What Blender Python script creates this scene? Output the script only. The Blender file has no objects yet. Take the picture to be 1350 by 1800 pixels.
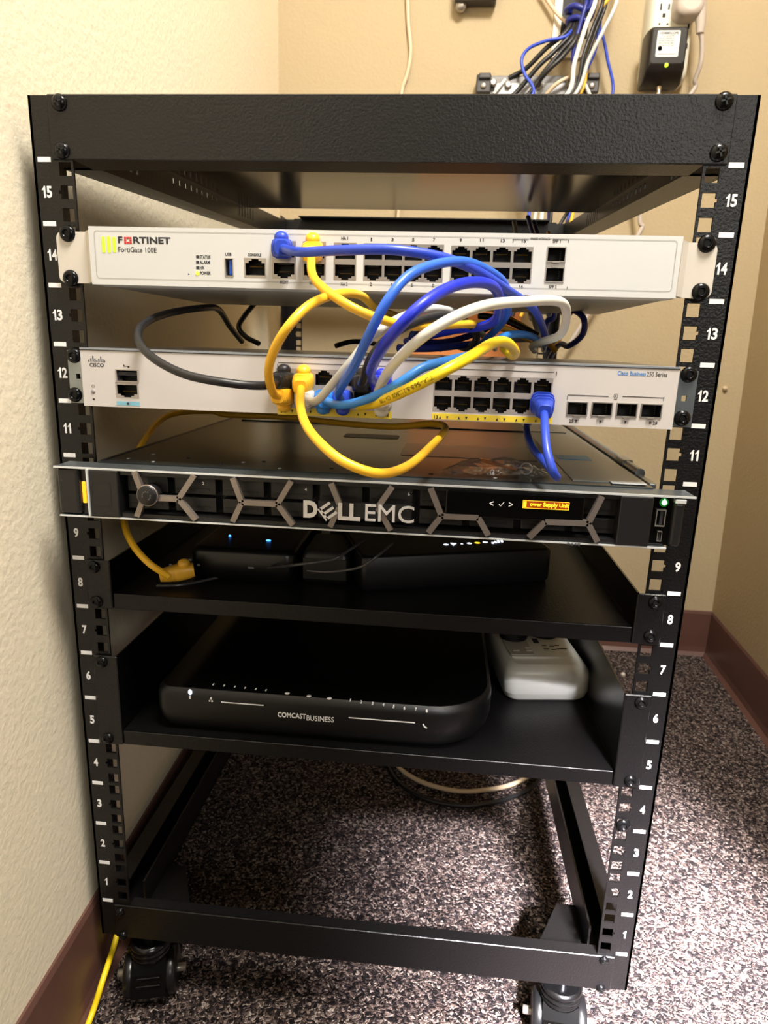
import bpy, bmesh, math, random
from mathutils import Vector, Matrix
C = bpy.context.scene.collection
random.seed(4)
# ------------------------------------------------------------------ camera
cam = bpy.data.objects.new('camera', bpy.data.cameras.new('camera')); C.objects.link(cam)
R = ((0.99513859,0.09368238,0.03037756),(0.05219794,-0.24015512,-0.96933013),(-0.08351383,0.96620346,-0.24387765))
M = Matrix(((R[0][0],-R[1][0],-R[2][0],0.058583),(R[0][1],-R[1][1],-R[2][1],-0.517657),(R[0][2],-R[1][2],-R[2][2],0.540747),(0,0,0,1)))
cam.matrix_world = M
cam.data.sensor_fit = 'VERTICAL'; cam.data.sensor_height = 36; cam.data.lens = 1168.667/1800*36
cam.data.clip_start = 0.01
cam.data.dof.use_dof = True; cam.data.dof.focus_distance = 0.53; cam.data.dof.aperture_fstop = 14
bpy.context.scene.camera = cam
# ------------------------------------------------------------------ world and lights
w = bpy.data.worlds.new('world'); bpy.context.scene.world = w; w.use_nodes = True
w.node_tree.nodes['Background'].inputs[0].default_value = (1, .94, .86, 1)
w.node_tree.nodes['Background'].inputs[1].default_value = .05
def area(name, loc, to, size, power, color=(1,1,1), spread=180, sy=None):
    l = bpy.data.lights.new(name, 'AREA'); l.energy = power; l.color = color
    l.shape = 'RECTANGLE'; l.size = size; l.size_y = sy or size; l.spread = math.radians(spread)
    o = bpy.data.objects.new(name, l); C.objects.link(o); o.location = loc
    o.rotation_euler = (Vector(to)-Vector(loc)).to_track_quat('-Z', 'Y').to_euler(); return o
area('ceiling_lamp', (.42, -.50, 2.10), (.0, .1, 0), .45, 62, (1, .95, .86))
area('floor_patch_beam', (.92, -1.60, 1.60), (.60, .03, -.12), .85, 38, (1, .96, 1), 12, .38)  # unseen narrow beam, shaped to lay the bright patch on the floor
area('room_lamp', (.9, -1.9, 1.25), (-.1, 0, .4), .5, 8, (1, .96, .88))
S = bpy.context.scene
S.view_settings.view_transform = 'Standard'; S.view_settings.look = 'None'
S.view_settings.exposure = 0.12; S.view_settings.gamma = 1; S.view_settings.use_curve_mapping = False

# ------------------------------------------------------------------ materials
def lin(c): 
    c = c/255; return c/12.92 if c <= .04045 else ((c+.055)/1.055)**2.4
MATS = {}
def mat(name, rgb, rough=.5, metal=0, bump=None, emit=0, spec=None, alpha=None, trans=0, coat=0, var=None):
    if name in MATS: return MATS[name]
    m = bpy.data.materials.new(name); m.use_nodes = True; nt = m.node_tree; b = nt.nodes['Principled BSDF']
    col = (lin(rgb[0]), lin(rgb[1]), lin(rgb[2]), 1)
    b.inputs['Base Color'].default_value = col
    b.inputs['Roughness'].default_value = rough; b.inputs['Metallic'].default_value = metal
    if spec is not None: b.inputs['Specular IOR Level'].default_value = spec
    if coat: b.inputs['Coat Weight'].default_value = coat; b.inputs['Coat Roughness'].default_value = .08
    if trans: b.inputs['Transmission Weight'].default_value = trans
    if alpha is not None: b.inputs['Alpha'].default_value = alpha
    if emit: b.inputs['Emission Color'].default_value = col; b.inputs['Emission Strength'].default_value = emit
    tc = nt.nodes.new('ShaderNodeTexCoord')
    if bump:
        n = nt.nodes.new('ShaderNodeTexNoise'); n.inputs['Scale'].default_value = bump[0]; n.inputs['Detail'].default_value = bump[3] if len(bump) > 3 else 3
        nt.links.new(tc.outputs['Object'], n.inputs['Vector'])
        bp = nt.nodes.new('ShaderNodeBump'); bp.inputs['Strength'].default_value = bump[1]; bp.inputs['Distance'].default_value = bump[2]
        nt.links.new(n.outputs['Fac'], bp.inputs['Height']); nt.links.new(bp.outputs['Normal'], b.inputs['Normal'])
    if var:
        n = nt.nodes.new('ShaderNodeTexNoise'); n.inputs['Scale'].default_value = var[0]; n.inputs['Detail'].default_value = 4
        nt.links.new(tc.outputs['Object'], n.inputs['Vector'])
        mx = nt.nodes.new('ShaderNodeMix'); mx.data_type = 'RGBA'
        mx.inputs[6].default_value = tuple(c*(1-var[1]) for c in col[:3])+(1,); mx.inputs[7].default_value = tuple(min(1, c*(1+var[1])) for c in col[:3])+(1,)
        nt.links.new(n.outputs['Fac'], mx.inputs[0]); nt.links.new(mx.outputs[2], b.inputs['Base Color'])
    MATS[name] = m; return m
powder = mat('black_powder_coat', (13,12,13), .36, 0, (520, .5, .0008, 2), spec=.4, var=(30,.1))
black = mat('black_plastic', (9,9,10), .42, var=(40,.2))
deep = mat('socket_black', (5,5,6), .6, var=(40,.2))
gloss = mat('gloss_black', (5,5,5), .14, spec=.35, var=(40,.2))
screwm = mat('black_zinc', (26,26,28), .22, .7, var=(90,.2))
mark = mat('white_print', (238,238,240), .5, var=(90,.03))
ink = mat('dark_print', (40,40,46), .6, var=(90,.1))
chrome = mat('port_metal', (176,170,164), .35, .75, var=(90,.1))
steel = mat('galvanised_steel', (150,158,162), .28, .85, (60,.2,.001), var=(20,.15))
gold = mat('gold_contact', (190,150,70), .35, .8, var=(90,.1))

# ------------------------------------------------------------------ mesh builder
class MB:
    def __init__(s): s.v, s.f, s.m, s.s = [], [], [], []
    def add(s, vs, fs, mi=0, smooth=False):
        n = len(s.v); s.v += [Vector(q) for q in vs]
        for f in fs: s.f.append([n+i for i in f]); s.m.append(mi); s.s.append(smooth)
        return s
    def box(s, x0, x1, y0, y1, z0, z1, mi=0, b=0, seg=2, mt=None):
        if b:
            bm = bmesh.new(); bmesh.ops.create_cube(bm, size=1)
            for q in bm.verts: q.co = Vector(((x0+x1)/2+q.co.x*abs(x1-x0), (y0+y1)/2+q.co.y*abs(y1-y0), (z0+z1)/2+q.co.z*abs(z1-z0)))
            bmesh.ops.bevel(bm, geom=bm.edges[:], offset=b, segments=seg, affect='EDGES', profile=.5)
            bm.verts.index_update(); vs = [q.co.copy() for q in bm.verts]; fs = [[q.index for q in f.verts] for f in bm.faces]; bm.free()
            if mt: vs = [mt @ q for q in vs]
            return s.add(vs, fs, mi, False)
        x0, x1 = min(x0,x1), max(x0,x1); y0, y1 = min(y0,y1), max(y0,y1); z0, z1 = min(z0,z1), max(z0,z1)
        vs = [Vector(q) for q in ((x0,y0,z0),(x1,y0,z0),(x1,y1,z0),(x0,y1,z0),(x0,y0,z1),(x1,y0,z1),(x1,y1,z1),(x0,y1,z1))]
        if mt: vs = [mt @ q for q in vs]
        return s.add(vs, [(0,3,2,1),(4,5,6,7),(0,1,5,4),(1,2,6,5),(2,3,7,6),(3,0,4,7)], mi)
    def hexa(s, p, mi=0):   # eight corners: bottom four ccw, top four
        return s.add(p, [(0,3,2,1),(4,5,6,7),(0,1,5,4),(1,2,6,5),(2,3,7,6),(3,0,4,7)], mi)
    def plate(s, x0, x1, z0, z1, y0, y1, holes, mi=0, mp=None):
        mp = mp or (lambda a, b, c: (a, b, c))
        xs = sorted({x0, x1} | {q for h in holes for q in h[:2] if x0 < q < x1}); zs = sorted({z0, z1} | {q for h in holes for q in h[2:] if z0 < q < z1})
        sol = {}
        for i in range(len(xs)-1):
            for j in range(len(zs)-1):
                cx, cz = (xs[i]+xs[i+1])/2, (zs[j]+zs[j+1])/2
                sol[i,j] = not any(h[0] < cx < h[1] and h[2] < cz < h[3] for h in holes)
        for (i, j), ok in sol.items():
            if not ok: continue
            a, b, c, d = xs[i], xs[i+1], zs[j], zs[j+1]
            p = [mp(a,y0,c), mp(b,y0,c), mp(b,y0,d), mp(a,y0,d), mp(a,y1,c), mp(b,y1,c), mp(b,y1,d), mp(a,y1,d)]
            fs = [(0,1,2,3), (5,4,7,6)]
            if not sol.get((i,j-1)): fs.append((4,5,1,0))
            if not sol.get((i,j+1)): fs.append((3,2,6,7))
            if not sol.get((i-1,j)): fs.append((4,0,3,7))
            if not sol.get((i+1,j)): fs.append((1,5,6,2))
            s.add(p, fs, mi)
        return s
    def prism(s, pts, y0, y1, mi=0, mp=None):
        mp = mp or (lambda a, b, c: (a, c, b)); n = len(pts)
        vs = [mp(p[0], p[1], y0) for p in pts]+[mp(p[0], p[1], y1) for p in pts]
        return s.add(vs, [list(range(n)), list(range(2*n-1, n-1, -1))]+[(i, i+n, (i+1) % n+n, (i+1) % n) for i in range(n)], mi)
    def loft(s, loops, mi=0, smooth=True, cap=True):
        n = len(loops[0]); vs = [q for l in loops for q in l]; fs = []
        for k in range(len(loops)-1):
            for i in range(n): fs.append((k*n+i, k*n+(i+1) % n, (k+1)*n+(i+1) % n, (k+1)*n+i))
        s.add(vs, fs, mi, smooth)
        if cap: s.add(loops[0], [list(range(n-1, -1, -1))], mi); s.add(loops[-1], [list(range(n))], mi)
        return s
    def lathe(s, prof, o, axis, mi=0, seg=20, smooth=True):
        a = Vector(axis).normalized(); u = a.orthogonal().normalized(); q = a.cross(u); o = Vector(o)
        return s.loft([[o+a*h+(u*math.cos(2*math.pi*i/seg)+q*math.sin(2*math.pi*i/seg))*max(r, 1e-5) for i in range(seg)] for r, h in prof], mi, smooth)
    def sphere(s, c, r, mi=0, sc=(1,1,1), seg=14):
        c = Vector(c); L = []
        for k in range(9):
            t = math.pi*k/8
            L.append([c+Vector((sc[0]*r*max(math.sin(t),1e-4)*math.cos(2*math.pi*i/seg), sc[1]*r*max(math.sin(t),1e-4)*math.sin(2*math.pi*i/seg), -sc[2]*r*math.cos(t))) for i in range(seg)])
        return s.loft(L, mi)
    def tube(s, pts, r, seg=12, mi=0, cap=True):
        pts = [Vector(p) for p in pts]; t0 = (pts[1]-pts[0]).normalized(); n = t0.orthogonal().normalized(); loops = []
        for i, p in enumerate(pts):
            t = (pts[min(i+1, len(pts)-1)]-pts[max(i-1, 0)]).normalized(); n = (n-t*n.dot(t)).normalized(); b = t.cross(n)
            loops.append([p+(n*math.cos(2*math.pi*k/seg)+b*math.sin(2*math.pi*k/seg))*r for k in range(seg)])
        return s.loft(loops, mi, True, cap)
    def bar(s, a, b, wd, th, up, mi=0):     # flat strut from a to b
        a, b, up = Vector(a), Vector(b), Vector(up); t = (b-a).normalized(); sd = t.cross(up).normalized()*wd/2; u = up.normalized()*th
        return s.hexa([a-sd, a+sd, b+sd, b-sd, a-sd+u, a+sd+u, b+sd+u, b-sd+u], mi)
    def text(s, txt, rect, y, mi=0, th=.00015, mp=None, bold=False, rot=0, fitw=True, off=None):
        cx, cz, W, H = rect
        cu = bpy.data.curves.new('t', 'FONT'); cu.body = txt; cu.size = 1; cu.resolution_u = 3; cu.offset = off if off is not None else (.022 if bold else 0)
        cu.fill_mode = 'BOTH'; cu.extrude = .01
        ob = bpy.data.objects.new('t', cu); C.objects.link(ob)
        me = bpy.data.meshes.new_from_object(ob.evaluated_get(bpy.context.evaluated_depsgraph_get()))
        vs = [q.co.copy() for q in me.vertices]; fs = [list(f.vertices) for f in me.polygons]
        bpy.data.objects.remove(ob); bpy.data.curves.remove(cu); bpy.data.meshes.remove(me)
        if not vs: return s
        xa, xb = min(q.x for q in vs), max(q.x for q in vs); ya, yb = min(q.y for q in vs), max(q.y for q in vs)
        kz = H/(yb-ya); kx = W/(xb-xa) if fitw else kz
        out = []
        for q in vs:
            a, b = (q.x-(xa+xb)/2)*kx, (q.y-(ya+yb)/2)*kz
            a, b = a*math.cos(rot)-b*math.sin(rot), a*math.sin(rot)+b*math.cos(rot)
            d = y-th if q.z > 0 else y+.0002
            out.append(mp(cx+a, cz+b, d) if mp else (cx+a, d, cz+b))
        return s.add(out, fs, mi)
    def build(s, name, mats, parent=None, org=None):
        if not isinstance(mats, (list, tuple)): mats = [mats]
        if parent is not None: org = wloc(parent)
        elif org is None:
            xs = [q.x for q in s.v]; ys = [q.y for q in s.v]; org = Vector(((min(xs)+max(xs))/2, (min(ys)+max(ys))/2, min(q.z for q in s.v)))
        org = Vector(org)
        me = bpy.data.meshes.new(name); me.from_pydata([q-org for q in s.v], [], s.f)
        for m in mats: me.materials.append(m)
        me.polygons.foreach_set('material_index', s.m); me.polygons.foreach_set('use_smooth', s.s)
        bm = bmesh.new(); bm.from_mesh(me); bmesh.ops.recalc_face_normals(bm, faces=bm.faces[:]); bm.to_mesh(me); bm.free()
        me.update()
        o = bpy.data.objects.new(name, me); C.objects.link(o)
        if parent is not None: o.parent = parent
        else: o.location = org
        return o
def digits(mb, txt, cx, cz, h, y, mi=0):
    w = h*.50; g = h*.10; ws = [h*.36 if c == '1' else w for c in txt]; x = cx-(sum(ws)+g*(len(txt)-1))/2
    for c, w_ in zip(txt, ws):
        if c == '1':
            P = [(.50,0),(.95,0),(.95,1),(.62,1),(.50,.86),(.08,.72),(.08,.60),(.50,.70)]
            mb.prism([(x+p[0]*w_, cz-h/2+p[1]*h) for p in P], y-.0003, y+.0001, mi)
        else: mb.text(c, (x+w_/2, cz, w_, h), y, mi, .0003, off=.03)
        x += w_+g
def wloc(o):
    p = Vector(o.location)
    return p+wloc(o.parent) if o.parent else p
def tag(o, label=None, cat=None, group=None, kind=None):
    if label: o['label'] = label
    if cat: o['category'] = cat
    if group: o['group'] = group
    if kind: o['kind'] = kind
    return o
def thing(name, loc, label, cat, group=None):
    o = bpy.data.objects.new(name, None); C.objects.link(o); o.location = loc; o.empty_display_size = .02
    return tag(o, label, cat, group)
def place(src, name, parent, loc):          # another copy of a part
    o = src.copy(); C.objects.link(o); o.parent = parent; o.name = name; o.location = Vector(loc)-wloc(parent); return o
def spline(pts, n=9):
    P = [Vector(p) for p in pts]; P = [P[0]*2-P[1]]+P+[P[-1]*2-P[-2]]; out = []
    for i in range(1, len(P)-2):
        for k in range(n):
            t = k/n; a, b, c, d = P[i-1], P[i], P[i+1], P[i+2]
            out.append(.5*((2*b)+(c-a)*t+(2*a-5*b+4*c-d)*t*t+(3*b-a-3*c+d)*t**3))
    out.append(P[-2]); return out

# ------------------------------------------------------------------ the room
FZ = -.12
def wlx(y): return -.2735-.0307*y
def wrx(y, z): return .658+.05*(y-.61)-.022*max(0, z+.015)
def surf(name, vs, fs, m):
    mb = MB(); mb.add(vs, fs); return tag(mb.build(name, m, None, (0,0,0)), kind='structure')
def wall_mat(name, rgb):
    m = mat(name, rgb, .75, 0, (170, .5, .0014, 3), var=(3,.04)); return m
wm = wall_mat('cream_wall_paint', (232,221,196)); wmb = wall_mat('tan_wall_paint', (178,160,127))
carpet = bpy.data.materials.new('carpet'); carpet.use_nodes = True
nt = carpet.node_tree; bs = nt.nodes['Principled BSDF']; bs.inputs['Roughness'].default_value = .95; bs.inputs['Specular IOR Level'].default_value = .15
tc = nt.nodes.new('ShaderNodeTexCoord'); v1 = nt.nodes.new('ShaderNodeTexVoronoi'); v1.inputs['Scale'].default_value = 400
n1 = nt.nodes.new('ShaderNodeTexNoise'); n1.inputs['Scale'].default_value = 700; n1.inputs['Detail'].default_value = 2
nd = nt.nodes.new('ShaderNodeTexNoise'); nd.inputs['Scale'].default_value = 120; nd.inputs['Detail'].default_value = 2
ma = nt.nodes.new('ShaderNodeVectorMath'); ma.operation = 'SCALE'; ma.inputs['Scale'].default_value = .01
mb_ = nt.nodes.new('ShaderNodeVectorMath'); mb_.operation = 'ADD'
nt.links.new(tc.outputs['Object'], nd.inputs['Vector']); nt.links.new(nd.outputs['Color'], ma.inputs[0])
nt.links.new(tc.outputs['Object'], mb_.inputs[0]); nt.links.new(ma.outputs[0], mb_.inputs[1]); nt.links.new(mb_.outputs[0], v1.inputs['Vector'])
nt.links.new(tc.outputs['Object'], n1.inputs['Vector'])
cr = nt.nodes.new('ShaderNodeValToRGB'); cr.color_ramp.interpolation = 'LINEAR'
el = cr.color_ramp.elements
stops = [(0,(30,26,32)),(.28,(34,28,29)),(.42,(68,56,54)),(.55,(108,92,86)),(.66,(48,42,50)),(.78,(140,120,112)),(.9,(186,170,162)),(1,(90,70,64))]
el[0].position = 0; el[0].color = (lin(22),lin(18),lin(20),1); el[1].position = 1; el[1].color = (lin(90),lin(70),lin(64),1)
for p_, c_ in stops[1:-1]:
    e_ = el.new(p_); e_.color = (lin(c_[0]), lin(c_[1]), lin(c_[2]), 1)
sp = nt.nodes.new('ShaderNodeSeparateColor'); nt.links.new(v1.outputs['Color'], sp.inputs[0]); nt.links.new(sp.outputs[0], cr.inputs[0])
mm = nt.nodes.new('ShaderNodeMath'); mm.operation = 'MULTIPLY_ADD'; mm.inputs[1].default_value = -1.3; mm.inputs[2].default_value = 1.0
nt.links.new(v1.outputs['Distance'], mm.inputs[0])
m2 = nt.nodes.new('ShaderNodeMath'); m2.operation = 'ADD'; nt.links.new(mm.outputs[0], m2.inputs[0]); nt.links.new(n1.outputs['Fac'], m2.inputs[1])
bp = nt.nodes.new('ShaderNodeBump'); bp.inputs['Strength'].default_value = 1; bp.inputs['Distance'].default_value = .004
nt.links.new(m2.outputs[0], bp.inputs['Height']); nt.links.new(bp.outputs['Normal'], bs.inputs['Normal'])
nt.links.new(cr.outputs[0], bs.inputs['Base Color'])
xl, xr = -.32, .72
surf('floor', [(-.6,-3,FZ),(3.2,-3,FZ),(3.2,1.0,FZ),(-.6,1.0,FZ),(-.6,-3,FZ-.02),(3.2,-3,FZ-.02),(3.2,1.0,FZ-.02),(-.6,1.0,FZ-.02)],
     [(0,1,2,3),(7,6,5,4),(0,4,5,1),(1,5,6,2),(2,6,7,3),(3,7,4,0)], carpet)
TZ = 2.42
mb = MB(); mb.hexa([(wlx(-3)-.1,-3,FZ),(wlx(-3),-3,FZ),(wlx(1),1,FZ),(wlx(1)-.1,1,FZ),(wlx(-3)-.1,-3,TZ),(wlx(-3),-3,TZ),(wlx(1),1,TZ),(wlx(1)-.1,1,TZ)])
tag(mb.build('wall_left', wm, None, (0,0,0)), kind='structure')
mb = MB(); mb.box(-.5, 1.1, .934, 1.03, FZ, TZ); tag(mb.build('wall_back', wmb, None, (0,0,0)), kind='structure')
mb = MB()
def rw(y, z, d=0): return (wrx(y, z)+d, y, z)
mb.hexa([rw(-.35,FZ,.004),rw(-.35,FZ,.1),rw(1,FZ,.1),rw(1,FZ,.004),rw(-.35,TZ,.004),rw(-.35,TZ,.1),rw(1,TZ,.1),rw(1,TZ,.004)])
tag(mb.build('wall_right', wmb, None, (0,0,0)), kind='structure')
mb = MB(); mb.box(-.6, 3.2, -3, 1.03, TZ, TZ+.05); tag(mb.build('ceiling', mat('ceiling_paint', (225,220,208), .8, var=(4,.04)), None, (0,0,0)), kind='structure')
bbm = mat('brown_vinyl_base', (96,66,58), .42, 0, (25,.2,.001), var=(14,.12))
def base_profile(name, p0, p1, n):
    mb = MB(); p0, p1, n = Vector(p0), Vector(p1), Vector(n)
    prof = [(0,.0),(.012,.0),(.006,.008),(.0045,.02),(.0045,.099),(.0025,.105),(0,.105)]
    L = [[p+n*a+Vector((0,0,FZ+b)) for a, b in prof] for p in (p0, p1)]
    mb.loft(L, 0, False); return tag(mb.build(name, bbm, None, (0,0,0)), kind='structure')
base_profile('baseboard_left', (wlx(-2.9),-2.9,0), (wlx(.934),.934,0), (1,0,0))
base_profile('baseboard_back', (wlx(.934),.934,0), (wrx(.934,0)+.004,.934,0), (0,-1,0))
base_profile('baseboard_right', (wrx(-.35,FZ)+.004,-.35,0), (wrx(.934,FZ)+.004,.934,0), (-1,0,0))

# ------------------------------------------------------------------ rack
U = .04445; RD = .80; TILT = .066
rack = thing('server_rack', (0,.4,FZ), 'black open frame server rack on casters with white numbered rails', 'rack')
def screw_mb(c, d=(0,-1,0), r=.0054, phil=False):
    mb = MB(); c = Vector(c); d = Vector(d)
    if phil:
        mb.lathe([(r,0),(r*.95,.0012),(r*.72,.0026),(r*.35,.0034),(0,.0036)], c, d, 0, 18)
        for a in (.3, .3+math.pi/2):
            e = Vector((math.cos(a),0,math.sin(a)))*r*.55
            mb.bar(c+d*.0032-e, c+d*.0032+e, .0012, .0007, (0,-1,0), 1)
    else:
        mb.lathe([(r,0),(r*.97,.001),(r*.8,.0022),(r*.46,.003),(r*.42,.003),(r*.42,.0012),(0,.0012)], c, d, 0, 20)
        mb.lathe([(r*.40,.0013),(0,.0014)], c, d, 1, 6, False)
    return mb
def screw(c, parent, d=(0,-1,0), r=.0054, phil=False): return screw_mb(c, d, r, phil).build('screw', [screwm, deep], parent)
def rail(sx, y, dy, top, name):
    mb = MB(); holes = []
    a, b = sorted((sx*.226, sx*.257)); ha, hb = sorted((sx*.23255-.0047, sx*.23255+.0047))
    for k in range(15):
        for i, dz in enumerate((.00635,.022225,.0381)):
            z = k*U+dz; holes.append((ha, hb, z-.0047, z+.0047))
            if i == 1:
                nx = sorted((sx*.23255+sx*.0046, sx*.23255+sx*.0062)); holes.append((nx[0], nx[1], z-.0012, z+.0012))
    mb.plate(a, b, -.0414, top, y, y+dy*.002, holes)
    xo = sorted((sx*.257, sx*.255)); yy = sorted((y, y+dy*.042))
    mb.box(xo[0], xo[1], yy[0], yy[1], -.0414, top)
    return mb.build(name, powder, rack)
for sx in (-1, 1):
    r_ = rail(sx, 0, 1, .7095, 'front_post')
    mb = MB(); cx = .2482 if sx < 0 else .2476
    for k in range(16):
        if k == 9: continue
        mb.box(sx*cx-.0051, sx*cx+.0051, -.0003, .001, k*U-.0017, k*U+.0017)
    for k in range(1, 16):
        if k == 10: continue
        digits(mb, str(k), sx*cx, (k-.5)*U, .0082, 0)
    mb.build('printed_number_scale', mark, r_)
    rail(sx, RD, -1, .7095+TILT*RD, 'rear_post')
def angle_bar(name, z0, z1, y, dy, tf=.03):
    mb = MB(); ya = sorted((y, y+dy*.002)); mb.box(-.2415, .2415, y-dy*.002, y, z0, z1, 0, .0006, 1)
    mb.box(-.226, .226, min(y, y+dy*tf), max(y, y+dy*tf), z1-.0022, z1-.0002); 
    mb.box(-.226, .226, min(y, y+dy*.03), max(y, y+dy*.03), z0, z0+.002)
    return mb.build(name, powder, rack)
angle_bar('top_front_bar', .6667, .7097, 0, 1); angle_bar('bottom_front_bar', -.0414, -.003, 0, 1, .010)
angle_bar('top_rear_bar', .722, .7645, RD, -1); angle_bar('bottom_rear_bar', -.0414, -.003, RD, -1)
for c in ((-0.2318,0.7040), (-0.2325,0.6724), (0.2331,0.7051), (0.2341,0.6739)): screw((c[0],-.002,c[1]), rack, phil=True, r=.006)
for c in ((-0.2352,-0.0106), (-0.2342,-0.0389), (0.2321,-0.0067), (0.2325,-0.0393)): screw((c[0],-.002,c[1]), rack, phil=True, r=.0045)
c = (0.2329,0.1391); screw((c[0],-.001,c[1]), rack, r=.0062)
for sx in (-1, 1):
    mb = MB()       # bottom side channel
    xs = sorted((sx*.2245, sx*.257))
    xt = sorted((sx*.240, sx*.257)); mb.box(xt[0], xt[1], .03, RD-.03, -.0035, -.0015); xv = sorted((sx*.2555, sx*.257)); mb.box(xv[0], xv[1], .03, RD-.03, -.0414, -.0035)
    xw = sorted((sx*.2245, sx*.2265))
    mp = lambda a, b, c: (b, a, c)
    mb.plate(.03, RD-.03, -.0414, -.0030, xw[0], xw[1], [], 0, mp); mb.box(xs[0], xs[1], .03, RD-.03, -.0414, -.0395)
    mb.build('bottom_side_rail', powder, rack)
    mb = MB()       # top side channel, rising to the rear
    sh = lambda a, b, c: (b, a, c+TILT*a)
    xw = sorted((sx*.2545, sx*.2565))
    mb.plate(.0035, RD-.004, .6667, .706, xw[0], xw[1], [(.10+.014*i, .1045+.014*i, .684, .700) for i in range(6)]+[(.26+.018*i, .266+.018*i, .690, .696) for i in range(9)]+[(.5+.014*i, .5045+.014*i, .684, .700) for i in range(6)], 0, sh)
    xf = sorted((sx*.226, sx*.2565))
    a, b = .043, RD-.04
    mb.hexa([(xf[0],a,.6667+TILT*a),(xf[1],a,.6667+TILT*a),(xf[1],b,.6667+TILT*b),(xf[0],b,.6667+TILT*b),(xf[0],a,.6685+TILT*a),(xf[1],a,.6685+TILT*a),(xf[1],b,.6685+TILT*b),(xf[0],b,.6685+TILT*b)])
    mb.build('top_side_rail', powder, rack)
    for y0, dy in ((.003, 1), (RD-.003, -1)):
        mb = MB(); z = -.036
        mb.prism([(sx*.2245, y0), (sx*.2245, y0+dy*.085), (sx*.205, y0+dy*.085), (sx*.178, y0+dy*.03), (sx*.178, y0)], z-.0015, z+.0015, 0, lambda a, b, c: (a, b, c))
        mb.build('caster_plate', powder, rack)
mb = MB(); b = .54
zt = lambda y: .7025+.059*y
mb.hexa([(-.2535,.0035,zt(0)),(.2535,.0035,zt(0)),(.2535,b,zt(b)),(-.2535,b,zt(b)),(-.2535,.0035,zt(0)+.0015),(.2535,.0035,zt(0)+.0015),(.2535,b,zt(b)+.0015),(-.2535,b,zt(b)+.0015)])
mb.build('top_panel', mat('smooth_black_lid', (14,10,8), .18, 0, spec=.8, var=(9,.1)), rack)
# casters
def caster(x, y, ang):
    t = thing('swivel_caster', (x,y,FZ), '', '')
    Rm = Matrix.Translation((x,y,0)) @ Matrix.Rotation(ang, 4, 'Z')
    def tr(mb): mb.v = [Rm @ q for q in mb.v]; return mb
    mb = MB(); mb.lathe([(.0085,-.036),(.0085,-.058)], (0,0,0), (0,0,1)); mb.lathe([(.017,-.055),(.0200,-.057),(.0200,-.060),(.0165,-.0615),(.0200,-.063),(.0200,-.066),(.0165,-.0675),(.0195,-.069),(.0195,-.072),(.017,-.073)], (0,0,0), (0,0,1), 0, 28)
    tr(mb).build('swivel_bearing', mat('polished_steel', (64,64,66), .22, .95, var=(50,.2)), t)
    mb = MB()       # hood
    pr = [(-.024,-.072),(.012,-.072),(.021,-.083),(.029,-.103),(.026,-.110),(.010,-.110),(-.024,-.095)]
    mb.prism([(q[0], q[1]) for q in pr], -.017, .017, 0, lambda a, b, c: (c, -a, b))
    mb.box(-.012, .012, -.0235, -.020, -.088, -.0845, 0, .0008); mb.box(-.012, .012, -.026, -.022, -.095, -.0915, 0, .0008)
    tr(mb).build('caster_hood', gloss, t)
    for s in (-1, 1):
        mb = MB(); mb.lathe([(0,-.006),(.019,-.006),(.0225,-.004),(.0225,.004),(.020,.006),(.012,.0065),(.0,.0065)], (s*.0195,-.002,FZ+.0225), (s,0,0), 0, 32)
        tr(mb).build('wheel', mat('wheel_rubber', (18,18,19), .3, var=(50,.2)), t)
        mb = MB(); mb.lathe([(.004,0),(.004,.010),(0,.0105)], (s*.024,-.002,FZ+.0225), (s,0,0), 0, 14)
        tr(mb).build('axle_nut', chrome, t)
    return t
for x, y, a, l in ((-.2150,.016,.25,'black twin wheel caster under the front left corner of the rack'),(.201,.016,-.1,'black twin wheel caster under the front right corner of the rack'),
                   (-.215,.755,.3,'black caster under the rear left corner of the rack'),(.205,.755,-.4,'black caster under the rear right corner of the rack')):
    t = caster(x, y, a); tag(t, l, 'caster', 'casters carrying the rack')

# ------------------------------------------------------------------ rack shelves
def shelf(zb, nu, label, depth, scz):
    zt_ = zb+nu*U-.0006; zb += .0003; pz = zb+.0137
    t = thing('rack_shelf', (0,.3,zb), label, 'shelf', 'shelves bolted into the rack')
    mb = MB(); mb.box(-.2185, .2185, -.001, depth, pz-.0015, pz, 0); mb.box(-.2185, .2185, -.0015, .0005, zb, pz, 0, .0005, 1)
    mb.build('pan', mat('shelf_black', (8,7,8), .4, 0, (520,.4,.0006,2), spec=.35, var=(30,.1)), t)
    for sx in (-1, 1):
        xs = sorted((sx*.2192, sx*.2207))
        mb = MB(); mb.hexa([(xs[0],-.001,zb),(xs[1],-.001,zb),(xs[1],depth,zb),(xs[0],depth,zb),(xs[0],-.001,zt_),(xs[1],-.001,zt_),(xs[1],depth,zt_),(xs[0],depth,zt_)])
        mb.build('side_panel', mat('smooth_black_panel', (8,7,7), .26, spec=.4), t)
        xs = sorted((sx*.2192, sx*.2412))
        mb = MB(); mb.box(xs[0], xs[1], -.0032, -.0012, zb, zt_, 0, .0008, 1)
        fl = mb.build('mounting_flange', powder, t)
        for z in scz[sx]: screw((sx*.2330,-.0032,z), fl, r=.0056)
    return t
s8 = shelf(7*U, 1, 'upper black one unit rack shelf carrying the small router and its yellow plug', .62, {-1:(7*U+.0063,7*U+.0381),1:(7*U+.0085,7*U+.0375)})
s5 = shelf(4*U, 2, 'lower black two unit rack shelf carrying the long black modem and white power strip', .62, {-1:(4*U+.006,4*U+.0825),1:(4*U+.0075,4*U+.082)})

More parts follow.
